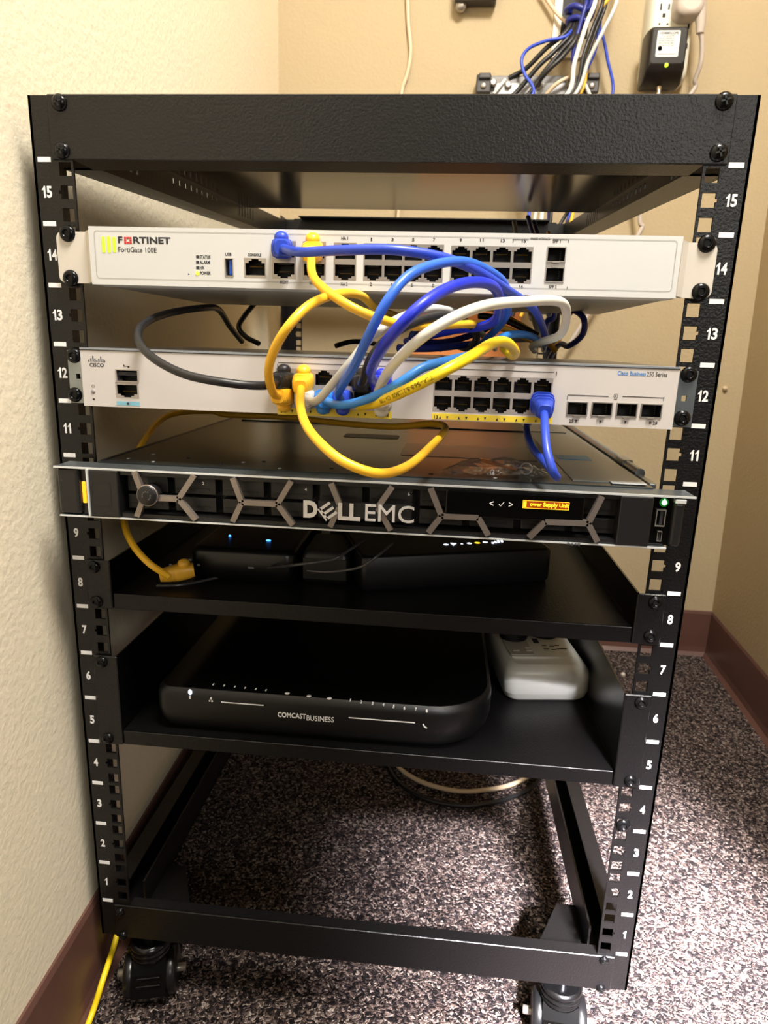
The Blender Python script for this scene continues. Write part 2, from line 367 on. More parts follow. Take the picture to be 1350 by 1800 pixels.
# ------------------------------------------------------------------ port builders (local origin at the opening centre)
def rj45_mb(w, h, up=1, rim=chrome):
    mb = MB(); s = up
    def hz(a, b): return tuple(sorted((s*a, s*b)))
    hw = w/2; hh = h/2; k = h/.0145
    holes = [(-w*.435, w*.435)+hz(-hh*.70, hh*.50), (-w*.29, w*.29)+hz(hh*.4, hh*.72), (-w*.16, w*.16)+hz(hh*.6, hh*.90)]
    mb.plate(-hw, hw, -hh, hh, -.0004, .0006, holes, 0)
    mb.box(-w*.45, w*.45, .010, .011, -hh*.93, hh*.93, 1)
    for a, b in ((-w*.46,-w*.437),(w*.437,w*.46)): mb.box(a, b, .0006, .011, -hh*.9, hh*.9, 1)
    for a, b in ((-hh*.97,-hh*.91),(hh*.91,hh*.97)): mb.box(-w*.46, w*.46, .0006, .011, a, b, 1)
    z = sorted((-s*hh*.55, -s*hh*.75)); mb.box(-w*.30, w*.30, .003, .010, z[0], z[1], 1)
    for i in range(8): mb.box(-w*.26+i*w*.07, -w*.26+i*w*.07+.0004, .0028, .009, s*hh*.16, s*hh*.2, 2)
    return mb
def sfp_mb(w, h, tab=-1):
    mb = MB(); hw, hh = w/2, h/2
    mb.plate(-hw, hw, -hh, hh, -.0006, .0006, [(-hw*.90, hw*.90, -hh*.86, hh*.86)], 0)
    mb.box(-hw*.95, hw*.95, .012, .013, -hh*.9, hh*.9, 1)
    for a, b in ((-hw*.97,-hw*.9),(hw*.9,hw*.97)): mb.box(a, b, .0006, .012, -hh*.9, hh*.9, 1)
    for a, b in ((-hh*.97,-hh*.87),(hh*.87,hh*.97)): mb.box(-hw*.95, hw*.95, .0006, .012, a, b, 1)
    mb.box(-hw*.35, hw*.35, -.0014, .001, tab*hh*1.02-.0006, tab*hh*1.02+.0006, 0)
    for i in range(5): mb.box(hw*.55, hw*.6, .006, .0065, -hh*.6+i*hh*.28, -hh*.55+i*hh*.28, 0)
    return mb
def usb_mb(w, h, tongue, vert=True, rim=chrome):
    mb = MB(); hw, hh = w/2, h/2
    mb.plate(-hw, hw, -hh, hh, -.0005, .0006, [(-hw*.82, hw*.82, -hh*.9, hh*.9)] if vert else [(-hw*.9, hw*.9, -hh*.82, hh*.82)], 0)
    mb.box(-hw*.95, hw*.95, .010, .011, -hh*.95, hh*.95, 1)
    if vert: mb.box(-hw*.05, hw*.55, .001, .010, -hh*.8, hh*.8, 2)
    else: mb.box(-hw*.8, hw*.8, .001, .010, hh*.05, hh*.55, 2)
    return mb
def rounded(x0, x1, z0, z1, r, n=5):
    out = []
    for cx, cz, a0 in ((x1-r,z1-r,0),(x0+r,z1-r,90),(x0+r,z0+r,180),(x1-r,z0+r,270)):
        for i in range(n+1):
            a = math.radians(a0+90*i/n); out.append((cx+r*math.cos(a), cz+r*math.sin(a)))
    return out
def ring(mb, x0, x1, z0, z1, r, wd, y, mi, th=.0002):
    a = rounded(x0, x1, z0, z1, r); b = rounded(x0+wd, x1-wd, z0+wd, z1-wd, r-wd if r > wd else r*.5); n = len(a)
    vs = [(p[0], y-th, p[1]) for p in a]+[(p[0], y-th, p[1]) for p in b]
    mb.add(vs, [(i, (i+1) % n, (i+1) % n+n, i+n) for i in range(n)], mi)

# ------------------------------------------------------------------ firewall, unit 14
white = mat('white_device_paint', (206,207,207), .35, 0, var=(8,.02))
whitep = mat('white_label_panel', (232,235,238), .25, 0, var=(8,.01))
FY = -.010
fw = thing('network_firewall', (0,.1,.577), 'white one unit firewall with blue and yellow cables in rack unit 14', 'firewall')
X0, X1, Z0, Z1 = -.2125, .2160, .5785, .6195
blocks = []
def cells(u0, u1, v0, v1, n, rows, y, sk=0):   # a block of ports in the face
    pass
FP = []     # (kind, x, z, w, h, up)
def fblock(a, b, n, rows=2):
    # a, b: lower-left and upper-right corners
    x0, z0 = a; x1, z1 = b; w = (x1-x0)/n; h = (z1-z0)/rows
    blocks.append((x0, x1, z0, z1))
    for i in range(n):
        for j in range(rows): FP.append((x0+(i+.5)*w, z0+(j+.5)*h, w, h, (1 if j == rows-1 else -1)))
fblock((-0.0947,0.5854), (-0.0778,0.5996), 1, 1)
fblock((-0.0733,0.5854), (-0.0557,0.6117), 1)
fblock((-0.0507,0.5851), (-0.0335,0.6117), 1)
fblock((-0.0278,0.5852), (-0.0111,0.6113), 1)
fblock((-0.0060,0.5853), (0.0518,0.6112), 4)
fblock((0.0568,0.5859), (0.1147,0.6108), 4)
a, b = (0.1242,0.5874), (0.1375,0.6112); sfp_block = (a[0], b[0], a[1], b[1]); blocks.append(sfp_block)
ua, ub = (-0.1090,0.5863), (-0.1026,0.5991); usb_block = (ua[0], ub[0], ua[1], ub[1]); blocks.append(usb_block)
mb = MB()
mb.plate(X0, X1, Z0, Z1, FY, FY+.003, blocks, 0)
mb.box(X0, X1, FY+.0135, .0145, Z0, Z1, 0)
mb.box(X0, X1, FY+.003, FY+.0135, Z1-.0015, Z1, 0); mb.box(X0, X1, FY+.003, FY+.0135, Z0, Z0+.0015, 0)
mb.box(X0, X0+.0015, FY+.003, FY+.0135, Z0, Z1, 0); mb.box(X1-.0015, X1, FY+.003, FY+.0135, Z0, Z1, 0)
mb.build('faceplate', white, fw)
mb = MB(); yb = .24
mb.hexa([(X0,.0145,Z0+.0005),(X1,.0145,Z0+.0005),(X1,yb,Z0+.0005),(X0,yb,Z0+.0005),(X0,.0145,Z1-.001),(X1,.0145,Z1-.001),(X1,yb,Z1-.001),(X0,yb,Z1-.001)])
mb.build('chassis', mat('grey_white_case', (176,174,170), .45, 0, (200,.1,.0004), var=(8,.03)), fw)
for sx in (-1, 1):
    xa = X0 if sx < 0 else X1
    mb = MB(); pts = rounded(*sorted((xa, sx*.2420)), .5795, .6165, .005)
    mb.prism(pts, -.0035, -.0012)
    mb.prism([(xa, -.0035), (xa+sx*.006, -.0035), (xa, -.0105)], .580, .617, 0, lambda a, b, c: (a, b, c))
    er = mb.build('mounting_ear', mat('ear_paint', (206,199,189), .4, var=(8,.02)), fw)
    for c in (((-0.2327,0.6151), (-0.2329,0.5830)) if sx < 0 else ((0.2342,0.6160), (0.2345,0.5839))): screw((c[0],-.0035,c[1]), er, r=.0062)
protos = {}
def ports(lst, parent, y, name='ethernet_port', rim=chrome):
    for x, z, w, h, up in lst:
        key = (round(w,4), round(h,4), up, rim.name)
        if key not in protos:
            o = rj45_mb(w, h, up).build(name, [rim, deep, gold], None, (0,0,0)); protos[key] = o; o.parent = parent; o.location = Vector((x,y,z))-wloc(parent)
        else: place(protos[key], name, parent, (x, y, z))
ports(FP, fw, FY+.0004)
sb = sfp_block; hh_ = (sb[3]-sb[2])/2
for j in range(2):
    o = sfp_mb(sb[1]-sb[0], hh_*.86, -1 if j else 1).build('fiber_port', [chrome, deep], None, (0,0,0)); o.parent = fw
    o.location = Vector(((sb[0]+sb[1])/2, FY, sb[2]+hh_*(.43 if j == 0 else 1.57)))-wloc(fw)
mb = MB(); mb.box(sb[0], sb[1], FY, FY+.003, sb[2]+hh_*.86, sb[2]+hh_*1.14); mb.build('fiber_port_divider', chrome, fw)
ub_ = usb_block; o = usb_mb(ub_[1]-ub_[0], ub_[3]-ub_[2], 1).build('usb_port', [chrome, deep, mat('usb_blue', (30,80,190), .4, var=(50,.1))], None, (0,0,0)); o.parent = fw
o.location = Vector(((ub_[0]+ub_[1])/2, FY, (ub_[2]+ub_[3])/2))-wloc(fw)
mb = MB()   # print: 0 dark, 1 red, 2 green, 3 grey line, 4 yellow
Y = FY
for u in (181.5, 191.5, 201): pass
for t_ in ((-0.2015,0.6068,0.0026,0.0115), (-0.1973,0.6069,0.0026,0.0118), (-0.1931,0.6069,0.0026,0.0110)):
    ring_ = rounded(t_[0]-t_[2]/2, t_[0]+t_[2]/2, t_[1]-t_[3]/2, t_[1]+t_[3]/2, t_[2]*.4, 4); mb.prism(ring_, Y-.0002, Y+.0002, 2)
mb.text('F', (-0.1883,0.6104,0.0035,0.0047), Y, 0, off=.035)
mb.text('RTINET', (-0.1640,0.6104,0.0287,0.0047), Y, 0, off=.035)
t_ = (-0.1824,0.6101,0.0061,0.0051); x_, z_, w_, h_ = t_
for i, j in ((0,0),(1,0),(2,0),(0,1),(2,1),(0,2),(1,2),(2,2)):
    cx = x_-w_/2+(i+.5)*w_/3; cz = z_-h_/2+(j+.5)*h_/3; mb.box(cx-w_*.14, cx+w_*.14, Y-.0002, Y+.0002, cz-h_*.13, cz+h_*.13, 1)
mb.text('FortiGate 100E', (-0.1755,0.6037,0.0294,0.0037), Y, 0)
for t, s in (('STATUS', (-0.1239,0.5995,0.0082,0.0024)), ('ALARM', (-0.1242,0.5959,0.0078,0.0024)), ('HA', (-0.1265,0.5921,0.0035,0.0024)), ('POWER', (-0.1241,0.5883,0.0082,0.0024)),
             ('USB', (-0.1062,0.6018,0.0047,0.0022)), ('CONSOLE', (-0.0865,0.6018,0.0102,0.0021)), ('DMZ', (-0.0645,0.6138,0.0050,0.0021)), ('WAN 1', (-0.0423,0.6138,0.0071,0.0021)),
             ('MGMT', (-0.0645,0.5832,0.0064,0.0022)), ('WAN 2', (-0.0422,0.5829,0.0072,0.0022)), ('HA 1', (-0.0199,0.6142,0.0050,0.0023)), ('HA 2', (-0.0198,0.5830,0.0050,0.0024)),
             ('1', (-0.0005,0.6139,0.0010,0.0023)), ('3', (0.0147,0.6140,0.0016,0.0023)), ('5', (0.0296,0.6141,0.0016,0.0023)), ('7', (0.0444,0.6145,0.0016,0.0023)),
             ('9', (0.0633,0.6144,0.0016,0.0023)), ('11', (0.0782,0.6147,0.0024,0.0022)), ('13', (0.0929,0.6146,0.0028,0.0022)), ('15', (0.1076,0.6146,0.0028,0.0022)),
             ('2', (-0.0001,0.5833,0.0017,0.0024)), ('4', (0.0149,0.5834,0.0017,0.0023)), ('6', (0.0298,0.5834,0.0017,0.0023)), ('8', (0.0451,0.5833,0.0016,0.0023)),
             ('10', (0.0635,0.5837,0.0029,0.0023)), ('12', (0.0786,0.5837,0.0028,0.0023)), ('14', (0.0932,0.5838,0.0028,0.0023)), ('16', (0.1081,0.5840,0.0028,0.0023)),
             ('SFP 1', (0.1303,0.6148,0.0055,0.0022)), ('SFP 2', (0.1303,0.5843,0.0056,0.0023)), ('SHARED INTERFACES', (0.1189,0.6163,0.0134,0.0015))):
    mb.text(t, s, Y, 0, bold=True)
for s in ((-0.1295,0.5996,0.0022,0.0020), (-0.1297,0.5958,0.0022,0.0020), (-0.1298,0.5920,0.0022,0.0020)): mb.box(s[0]-s[2]/2, s[0]+s[2]/2, Y-.0002, Y, s[1]-s[3]/2, s[1]+s[3]/2, 0)
s = (-0.1368,0.5873,0.0013,0.0012); mb.lathe([(s[2]/2,0),(0,.0002)], (s[0],Y,s[1]), (0,-1,0), 0, 10)
for s in ((0.1052,0.6155,0.0111,0.0003), (0.1327,0.6160,0.0102,0.0003), (0.1001,0.6143,0.0004,0.0022), (0.1383,0.6150,0.0004,0.0022), (0.1405,0.5839,0.0004,0.0019)): mb.box(s[0]-s[2]/2, s[0]+s[2]/2, Y-.0002, Y, s[1]-s[3]/2, s[1]+s[3]/2, 0)
ring(mb, X0+.004, X1-.0035, Z0+.0045, Z1-.0028, .0025, .0004, Y, 3)
mb.build('printed_legends', [ink, mat('red_print', (190,30,30), .5, var=(90,.05)), mat('lime_print', (205,240,60), .5, var=(90,.05)), mat('grey_groove', (168,168,166), .5, var=(90,.05))], fw)
s = (-0.1300,0.5882,0.0030,0.0028); mb = MB(); mb.lathe([(s[2]/2,-.0003),(s[2]/2,.0004),(0,.0006)], (s[0],Y,s[1]), (0,-1,0), 0, 12); mb.build('power_light', mat('yellow_led', (235,245,60), .4, emit=1.2), fw)

# ------------------------------------------------------------------ switch, unit 12
CY = -.018
swp = mat('warm_white_switch_paint', (200,195,193), .4, 0, var=(8,.02)); swt = mat('switch_lid_paint', (150,156,165), .28, .3, var=(4,.05))
sw = thing('network_switch', (0,.1,.4868), 'white one unit switch full of patch cables in rack unit 12', 'switch')
X0, X1, Z0, Z1 = -.2220, .2230, .4875, .5305
blk = []; CP = []; 
def cblock(a, b, n, rows=2):
    x0, z0 = a; x1, z1 = b; w = (x1-x0)/n; h = (z1-z0)/rows; blk.append((x0, x1, z0, z1))
    for i in range(n):
        for j in range(rows): CP.append((x0+(i+.5)*w, z0+(j+.5)*h, w, h, (1 if j == rows-1 else -1)))
cblock((-0.0695,0.4943), (0.0185,0.5214), 6)
cblock((0.0492,0.4938), (0.1354,0.5209), 6)
a, b = (-0.1957,0.4947), (-0.1771,0.5066); blk.append((a[0], b[0], a[1], b[1])); CONS = ((a[0]+b[0])/2, (a[1]+b[1])/2, b[0]-a[0], b[1]-a[1], -1)
a, b = (-0.1949,0.5068), (-0.1765,0.5165); blk.append((a[0], b[0], a[1], b[1])); CU = (a[0], b[0], a[1], b[1])
SF = []
for t_ in ((0.1543,0.4998,0.0150,0.0102), (0.1719,0.5001,0.0149,0.0102), (0.1895,0.5001,0.0152,0.0101), (0.2067,0.5002,0.0151,0.0101)):
    x, z, w_, h_ = t_; SF.append(t_); blk.append((x-w_/2, x+w_/2, z-h_/2, z+h_/2))
mb = MB(); mb.plate(X0, X1, Z0, Z1, CY, CY+.002, blk, 0); mb.box(X0, X1, CY+.0135, -.003, Z0, Z1)
mb.box(X0, X1, CY+.002, CY+.0135, Z0, Z0+.0012); mb.box(X0, X0+.0012, CY+.002, CY+.0135, Z0, Z1); mb.box(X1-.0012, X1, CY+.002, CY+.0135, Z0, Z1)
mb.build('faceplate', swp, sw)
mb = MB(); mb.box(X0+.001, X1-.001, -.003, .24, Z0, Z1, 0); mb.box(X0, X1, CY-.0006, .24, Z1, Z1+.0012, 0); mb.box(X0, X1, CY-.0004, CY+.001, Z1-.0006, Z1, 1)
mb.build('chassis', [swt, ink], sw)
for sx in (-1, 1):
    xa = X0+.0005 if sx < 0 else X1-.0005
    mb = MB(); mb.plate(*sorted((xa, sx*.2412)), .4880, .5290, -.0030, -.0010, [(sx*.2335-.0018, sx*.2335+.0018, .5070, .5110)])
    mb.box(*sorted((xa, xa+sx*.0015)), -.0030, .03, .488, .529)
    er = mb.build('mounting_ear', steel, sw)
    for c in (((-0.2357,0.5250), (-0.2375,0.4943)) if sx < 0 else ((0.2346,0.5265), (0.2341,0.4946))): screw((c[0],-.003,c[1]), er, r=.0060)
rimw = mat('port_rim_grey', (170,163,160), .4, .4, var=(90,.08))
ports(CP+[CONS], sw, CY+.0003, rim=rimw)
o = usb_mb(CU[1]-CU[0], CU[3]-CU[2], 1, False).build('usb_port', [rimw, deep, ink], None, (0,0,0)); o.parent = sw; o.location = Vector(((CU[0]+CU[1])/2, CY, (CU[2]+CU[3])/2))-wloc(sw)
o = None
for x, z, w_, h_ in SF:
    if o is None: o = sfp_mb(w_, h_, -1).build('fiber_port', [chrome, deep], None, (0,0,0)); o.parent = sw; o.location = Vector((x,CY,z))-wloc(sw)
    else: place(o, 'fiber_port', sw, (x, CY, z))
mb = MB(); Y = CY
def bx(s, mi=0): mb.box(s[0]-s[2]/2, s[0]+s[2]/2, Y-.0002, Y+.0001, s[1]-s[3]/2, s[1]+s[3]/2, mi)
def tri(s, up, mi=0):
    x, z, w_, h_ = s; k = 1 if up else -1
    mb.prism([(x-w_/2, z-k*h_/2), (x+w_/2, z-k*h_/2), (x, z+k*h_/2)], Y-.0004, Y, mi)
for s in ((-0.2154,0.5220,0.0008,0.0013), (-0.2137,0.5227,0.0008,0.0025), (-0.2120,0.5236,0.0008,0.0042), (-0.2105,0.5226,0.0008,0.0025), (-0.2090,0.5220,0.0008,0.0013), (-0.2074,0.5225,0.0008,0.0025), (-0.2057,0.5234,0.0008,0.0042), (-0.2042,0.5224,0.0008,0.0025), (-0.2029,0.5218,0.0008,0.0013)): bx(s)
for t, s in (('CISCO', (-0.2094,0.5190,0.0114,0.0028)), ('25', (0.1509,0.4907,0.0029,0.0025)), ('28', (0.2105,0.4917,0.0032,0.0024)), ('12', (0.0150,0.4897,0.0038,0.0025)), ('13', (0.0521,0.4897,0.0030,0.0025)), ('1', (-0.0651,0.4897,0.0011,0.0026))):
    mb.text(t, s, Y-.0003 if t in ('12','13','1') else Y, 0, bold=True)
mb.text('Cisco Business', (0.1900,0.5262,0.0198,0.0032), Y, 1, bold=True); mb.text('250 Series', (0.2076,0.5262,0.0141,0.0031), Y, 0)
bx((-0.1862,0.4905,0.0187,0.0030), 2); bx((-0.0247,0.4896,0.0871,0.0055), 3); bx((0.0931,0.4903,0.0883,0.0044), 3)
for s, up in (((-0.0625,0.4896,0.0018,0.0021),1),((-0.0570,0.4896,0.0018,0.0021),0),((-0.0485,0.4895,0.0017,0.0021),1),((-0.0428,0.4895,0.0017,0.0021),0),((-0.0345,0.4896,0.0017,0.0021),1),((-0.0290,0.4897,0.0017,0.0021),0),((-0.0206,0.4896,0.0017,0.0021),1),((-0.0151,0.4896,0.0017,0.0021),0),((-0.0065,0.4895,0.0017,0.0021),1),((-0.0011,0.4895,0.0017,0.0021),0),((0.0073,0.4896,0.0017,0.0021),1),((0.0127,0.4896,0.0015,0.0021),0),
              ((0.0551,0.4896,0.0017,0.0021),1),((0.0604,0.4896,0.0017,0.0021),0),((0.0690,0.4897,0.0017,0.0021),1),((0.0745,0.4897,0.0017,0.0021),0),((0.0831,0.4899,0.0017,0.0021),1),((0.0883,0.4899,0.0017,0.0021),0),((0.0971,0.4898,0.0017,0.0021),1),((0.1025,0.4898,0.0017,0.0021),0),((0.1112,0.4900,0.0017,0.0021),1),((0.1166,0.4900,0.0017,0.0021),0),((0.1253,0.4901,0.0016,0.0021),1),((0.1308,0.4901,0.0016,0.0021),0),
              ((0.1544,0.4907,0.0016,0.0021),0),((0.1717,0.4910,0.0016,0.0020),0),((0.1895,0.4913,0.0016,0.0020),0),((0.2070,0.4916,0.0016,0.0020),0)): tri(s, up)
for s in ((0.1612,0.5095,0.0290,0.0004), (0.1997,0.5099,0.0286,0.0004), (0.1466,0.5075,0.0004,0.0028), (0.2143,0.5092,0.0004,0.0028), (0.0944,0.5252,0.0818,0.0004), (0.1372,0.5242,0.0004,0.0032), (-0.0249,0.5255,0.0852,0.0004), (-0.0679,0.5230,0.0004,0.0033)): bx(s)
s = (0.1807,0.5100,0.0032,0.0032); ring(mb, s[0]-s[2]/2, s[0]+s[2]/2, s[1]-s[3]/2, s[1]+s[3]/2, s[2]*.45, .0003, Y, 0); bx((s[0], s[1], .0008, .0008)); bx((s[0], s[1]-.0022, .0022, .0003))
s = (-0.1859,0.5189,0.0041,0.0004); bx(s); s = (-0.1841,0.5184,0.0014,0.0013); bx(s); s = (-0.1876,0.5195,0.0014,0.0013); tri(s, 1)
s = (-0.2135,0.5029,0.0023,0.0022); ring(mb, s[0]-s[2]/2, s[0]+s[2]/2, s[1]-s[3]/2, s[1]+s[3]/2, s[2]*.48, .0003, Y, 0); bx((-0.2138,0.4929,0.0018,0.0013))
s = (-0.1862,0.4905,0.0018,0.0017); mb.box(s[0]-s[2]/2, s[0]+s[2]/2, Y-.0004, Y, s[1]-s[3]/2, s[1]+s[3]/2, 0)
mb.build('printed_legends', [ink, mat('blue_print', (70,130,190), .5, var=(90,.05)), mat('pale_blue_print', (130,190,215), .5, var=(90,.05)), mat('yellow_print', (232,205,60), .5, var=(90,.05))], sw)
s = (-0.2138,0.4988,0.0034,0.0032); mb = MB(); mb.lathe([(s[2]/2,-.0002),(s[2]/2,.0003),(s[2]*.3,.0006),(0,.0006)], (s[0],Y,s[1]), (0,-1,0), 0, 14); mb.build('reset_button', mat('button_grey', (140,140,142), .4, var=(90,.05)), sw)

# ------------------------------------------------------------------ server, unit 10
sv = thing('rack_server', (0,.3,.402), 'dark one unit server with latticed black bezel and orange status screen in rack unit 10', 'server')
SY = -.036
svt = mat('dark_grey_lid', (58,64,67), .25, .75, (8,.05,.001), var=(5,.1)); lat = mat('lattice_champagne', (150,140,134), .35, .7, var=(50,.08))
bz = mat('bezel_black', (22,21,22), .38, var=(30,.2)); bgz = mat('bezel_recess', (12,12,13), .5, var=(30,.2))
ZL, ZU = .4035, .4405
mb = MB(); mb.box(-.217, .217, .012, .62, .4035, .4418)
mb.build('chassis', mat('server_case_grey', (60,64,66), .4, .7, var=(8,.1)), sv)
mb = MB(); mb.box(-.2165, .2165, -.014, .60, .4419, .4430); mb.box(-.195, .205, .30, .302, .4430, .4445); mb.box(-.217, -.2145, -.01, .6, .443, .4436); mb.box(.160, .2145, .0, .6, .4430, .4437, 1)
random.seed(9)
for x, y in ((-.20,.005),(-.175,-.004),(-.19,.03),(-.12,.0),(-.105,.012),(-.07,-.006),(-.03,.004),(.0,-.004),(.012,.012),(.05,.0),(.10,-.004),(.13,.012),(-.155,.02),(.148,.002),(-.09,.02),(.085,.008),(.14,.03)):
    mb.lathe([(.0017,-.0002),(.0017,.0003),(.0008,.0005),(0,.0005)], (x,y,.4430), (0,0,1), 1 if random.random() < .6 else 2, 10)
mb.box(.165, .195, .10, .125, .4437, .4441, 3); mb.box(.188, .214, -.008, .004, .4437, .4440, 4)
mb.prism(rounded(.02, .145, .085, .16, .004), .4429, .4434, 5, lambda a, b, c: (a, b, c)); mb.prism(rounded(-.05, .01, .19, .22, .006), .4429, .4434, 2, lambda a, b, c: (a, b, c))
mb.build('top_cover', [svt, mat('bright_steel', (150,156,160), .35, .35, var=(30,.1)), deep, mat('blue_sticker', (110,185,245), .4, var=(30,.05)), mat('grey_sticker', (190,195,200), .4, var=(30,.05)), mat('lid_label', (66,64,62), .3, .3, var=(60,.5))], sv)
mb = MB(); mb.box(-.2415, .2405, SY+.0022, -.012, .4408, .4419, 1); mb.box(-.2395, .2245, SY+.0022, -.012, .4021, .4030, 1); mb.box(-.2418, .2408, SY+.001, SY+.0022, .4405, .4419, 0); mb.box(-.2398, .2248, SY+.001, SY+.0022, .4020, .4031, 0)
mb.build('bezel_trim', [mat('trim_silver', (226,230,232), .3, .35, var=(30,.05)), mat('dark_trim_steel', (96,102,106), .35, .6, var=(30,.08))], sv)
mb = MB()   # bezel body: recess back, rims and end blocks
mb.box(-.195, .196, SY+.022, SY+.024, ZL, ZU, 1)
mb.box(-.195, .196, SY+.003, SY+.02, ZU-.0035, ZU, 0); mb.box(-.195, .196, SY+.003, SY+.02, ZL, ZL+.003, 0)
xa, xb = (-0.1897,0.4262)[0], (-0.2132,0.4250)[0]
mb.box(xb, xa, SY, SY+.024, ZL, ZU, 0, .001)
xc, xd = (0.1881,0.4263)[0], (0.2116,0.4275)[0]
mb.box(xc, xd, SY, SY+.024, ZL, ZU, 0, .001)
q = (-0.2034,0.4210,0.0152,0.0189); ring(mb, q[0]-q[2]/2, q[0]+q[2]/2, q[1]-q[3]/2, q[1]+q[3]/2, .0008, .0003, SY, 1)
for i in range(10):
    x = -.19+i*.0385
    mb.box(x+.002, x+.035, SY+.012, SY+.022, ZL+.005, ZL+.0165, 2, .0005); mb.box(x+.002, x+.035, SY+.012, SY+.022, ZL+.019, ZU-.005, 2, .0005)
    mb.box(x+.004, x+.030, SY+.0115, SY+.012, ZL+.008, ZL+.0095, 0); mb.box(x+.004, x+.030, SY+.0115, SY+.012, ZL+.022, ZL+.0235, 0)
mb.build('bezel', [bz, bgz, mat('drive_carrier', (34,32,32), .45, var=(60,.2))], sv)
def st(mb, a, b, wd=.0042): mb.bar((a[0],SY+.003,a[1]), (b[0],SY+.003,b[1]), wd, .004, (0,-1,0))
for pl in ([(-0.1760,0.4407), (-0.1695,0.4209), (-0.1759,0.4051)], [(-0.1654,0.4207), (-0.1418,0.4210)], [(-0.1289,0.4399), (-0.1418,0.4210), (-0.1289,0.4050)],
           [(-0.0988,0.4396), (-0.0921,0.4209), (-0.0996,0.4052)], [(-0.0921,0.4209), (-0.0643,0.4210)], [(-0.0537,0.4392), (-0.0643,0.4210), (-0.0525,0.4051)],
           [(-0.0234,0.4389), (-0.0163,0.4222), (-0.0239,0.4054)], [(0.0223,0.4386), (0.0121,0.4224), (0.0225,0.4053)],
           [(0.0510,0.4388), (0.0600,0.4184), (0.0509,0.4051)], [(0.0600,0.4184), (0.0873,0.4186), (0.0953,0.4055)],
           [(0.1254,0.4054), (0.1359,0.4182), (0.1670,0.4187), (0.1750,0.4052)], [(0.1670,0.4187), (0.1746,0.4391)]):
    mb = MB()
    for i in range(len(pl)-1): st(mb, pl[i], pl[i+1])
    mb.build('lattice_strut', lat, sv)
c = (-0.1652,0.4232); mb = MB(); mb.lathe([(.0078,-.012),(.0078,0),(.0070,.0008),(0,.0008)], (c[0],-.040,c[1]), (0,-1,0), 0, 26); mb.lathe([(.0085,-.001),(.0085,.0),(.0074,.0004),(.0074,-.001)], (c[0],-.0395,c[1]), (0,-1,0), 1, 26)
for k in range(9):
    a = -1.0+k*.55; 
    if k in (3,): continue
    mb.box(c[0]+.0032*math.cos(a)-.0006, c[0]+.0032*math.cos(a)+.0006, -.0412, -.0405, c[1]+.0032*math.sin(a)-.0006, c[1]+.0032*math.sin(a)+.0006, 2)
mb.build('bezel_lock', [bz, lat, mat('lock_grey', (90,90,92), .4, .5, var=(90,.1))], sv)
# brand lettering on the bezel
lg = MB(); yy = SY-.0015
q = (-0.0021,0.4191,0.0857,0.0144); lg.box(q[0]-q[2]*.36, q[0]+q[2]*.46, SY-.0005, SY+.003, q[1]-q[3]*.42, q[1]+q[3]*.42, 1)
lg.text('D', (-0.0385,0.4189,0.0108,0.0132), yy, 0, .0012, off=.05)
q = (-0.0250,0.4183,0.0112,0.0132)
for dz in (-.0044, 0, .0044):   # tilted E
    a = math.radians(37); ex = Vector((math.cos(a),0,math.sin(a))); ey = Vector((-math.sin(a),0,math.cos(a)))
    p = Vector((q[0], yy, q[1]))+ey*dz; lg.bar(p-ex*.0048, p+ex*.0048, .0021, .0012, (0,-1,0), 0)
p = Vector((q[0], yy, q[1]))-ex*.0048; lg.bar(p-ey*.0054, p+ey*.0054, .0024, .0012, (0,-1,0), 0)
lg.text('LL', (-0.0090,0.4183,0.0168,0.0131), yy, 0, .0012, off=.036)
lg.text('EMC', (0.0214,0.4186,0.0366,0.0131), yy, 0, .0012)
lg.build('logo_plate', [mat('logo_silver', (225,222,220), .3, .3, var=(60,.03)), bz], sv)
mb = MB(); a = (0.0624,0.4196); b = (0.1631,0.4365)
mb.box(a[0], b[0], SY-.0005, SY+.020, a[1]-.001, ZU-.002, 0, .001)
mb.build('display_panel', gloss, sv)
mb = MB(); yy = SY-.0007
mb.text('<', (0.0961,0.4301,0.0029,0.0034), yy, 0, .0002); mb.text('>', (0.1101,0.4300,0.0029,0.0034), yy, 0, .0002)
q = (0.1031,0.4300,0.0037,0.0034); mb.bar((q[0]-.0016,yy,q[1]-.0002), (q[0]-.0004,yy,q[1]-.0016), .0005, .0002, (0,-1,0)); mb.bar((q[0]-.0004,yy,q[1]-.0016), (q[0]+.002,yy,q[1]+.0016), .0005, .0002, (0,-1,0))
mb.text('2', (-0.1238,0.4331,0.0018,0.0022), SY+.005, 0, .0002); mb.text('4', (-0.0437,0.4323,0.0017,0.0022), SY+.005, 0, .0002); mb.text('6', (0.0348,0.4328,0.0017,0.0022), SY+.005, 0, .0002)
mb.text('R640', (0.1584,0.4021,0.0094,0.0022), SY+.001, 1, .0004)
mb.build('printed_legends', [mark, mat('faint_grey_print', (80,80,84), .5, var=(60,.05))], sv)
mb = MB(); q = (0.1353,0.4309,0.0334,0.0059); yy = SY-.0006
mb.box(q[0]-q[2]/2, q[0]+q[2]/2, yy-.0003, yy, q[1]-q[3]/2, q[1]+q[3]/2, 0)
ring(mb, q[0]-q[2]/2, q[0]+q[2]/2, q[1]-q[3]/2, q[1]+q[3]/2, .0003, .0003, yy-.0004, 1)
mb.text('ower Supply Unit', (q[0]+.0025, q[1]-.0001, q[2]*.84, q[3]*.66), yy-.0003, 1, .0003, bold=True)
mb.box(q[0]-q[2]*.48, q[0]-q[2]*.42, yy-.0006, yy, q[1]-q[3]*.36, q[1]+q[3]*.36, 1)
mb.build('status_screen', [mat('screen_orange_dark', (150,60,10), .4, emit=.45), mat('screen_orange', (255,205,40), .4, emit=1.3)], sv)
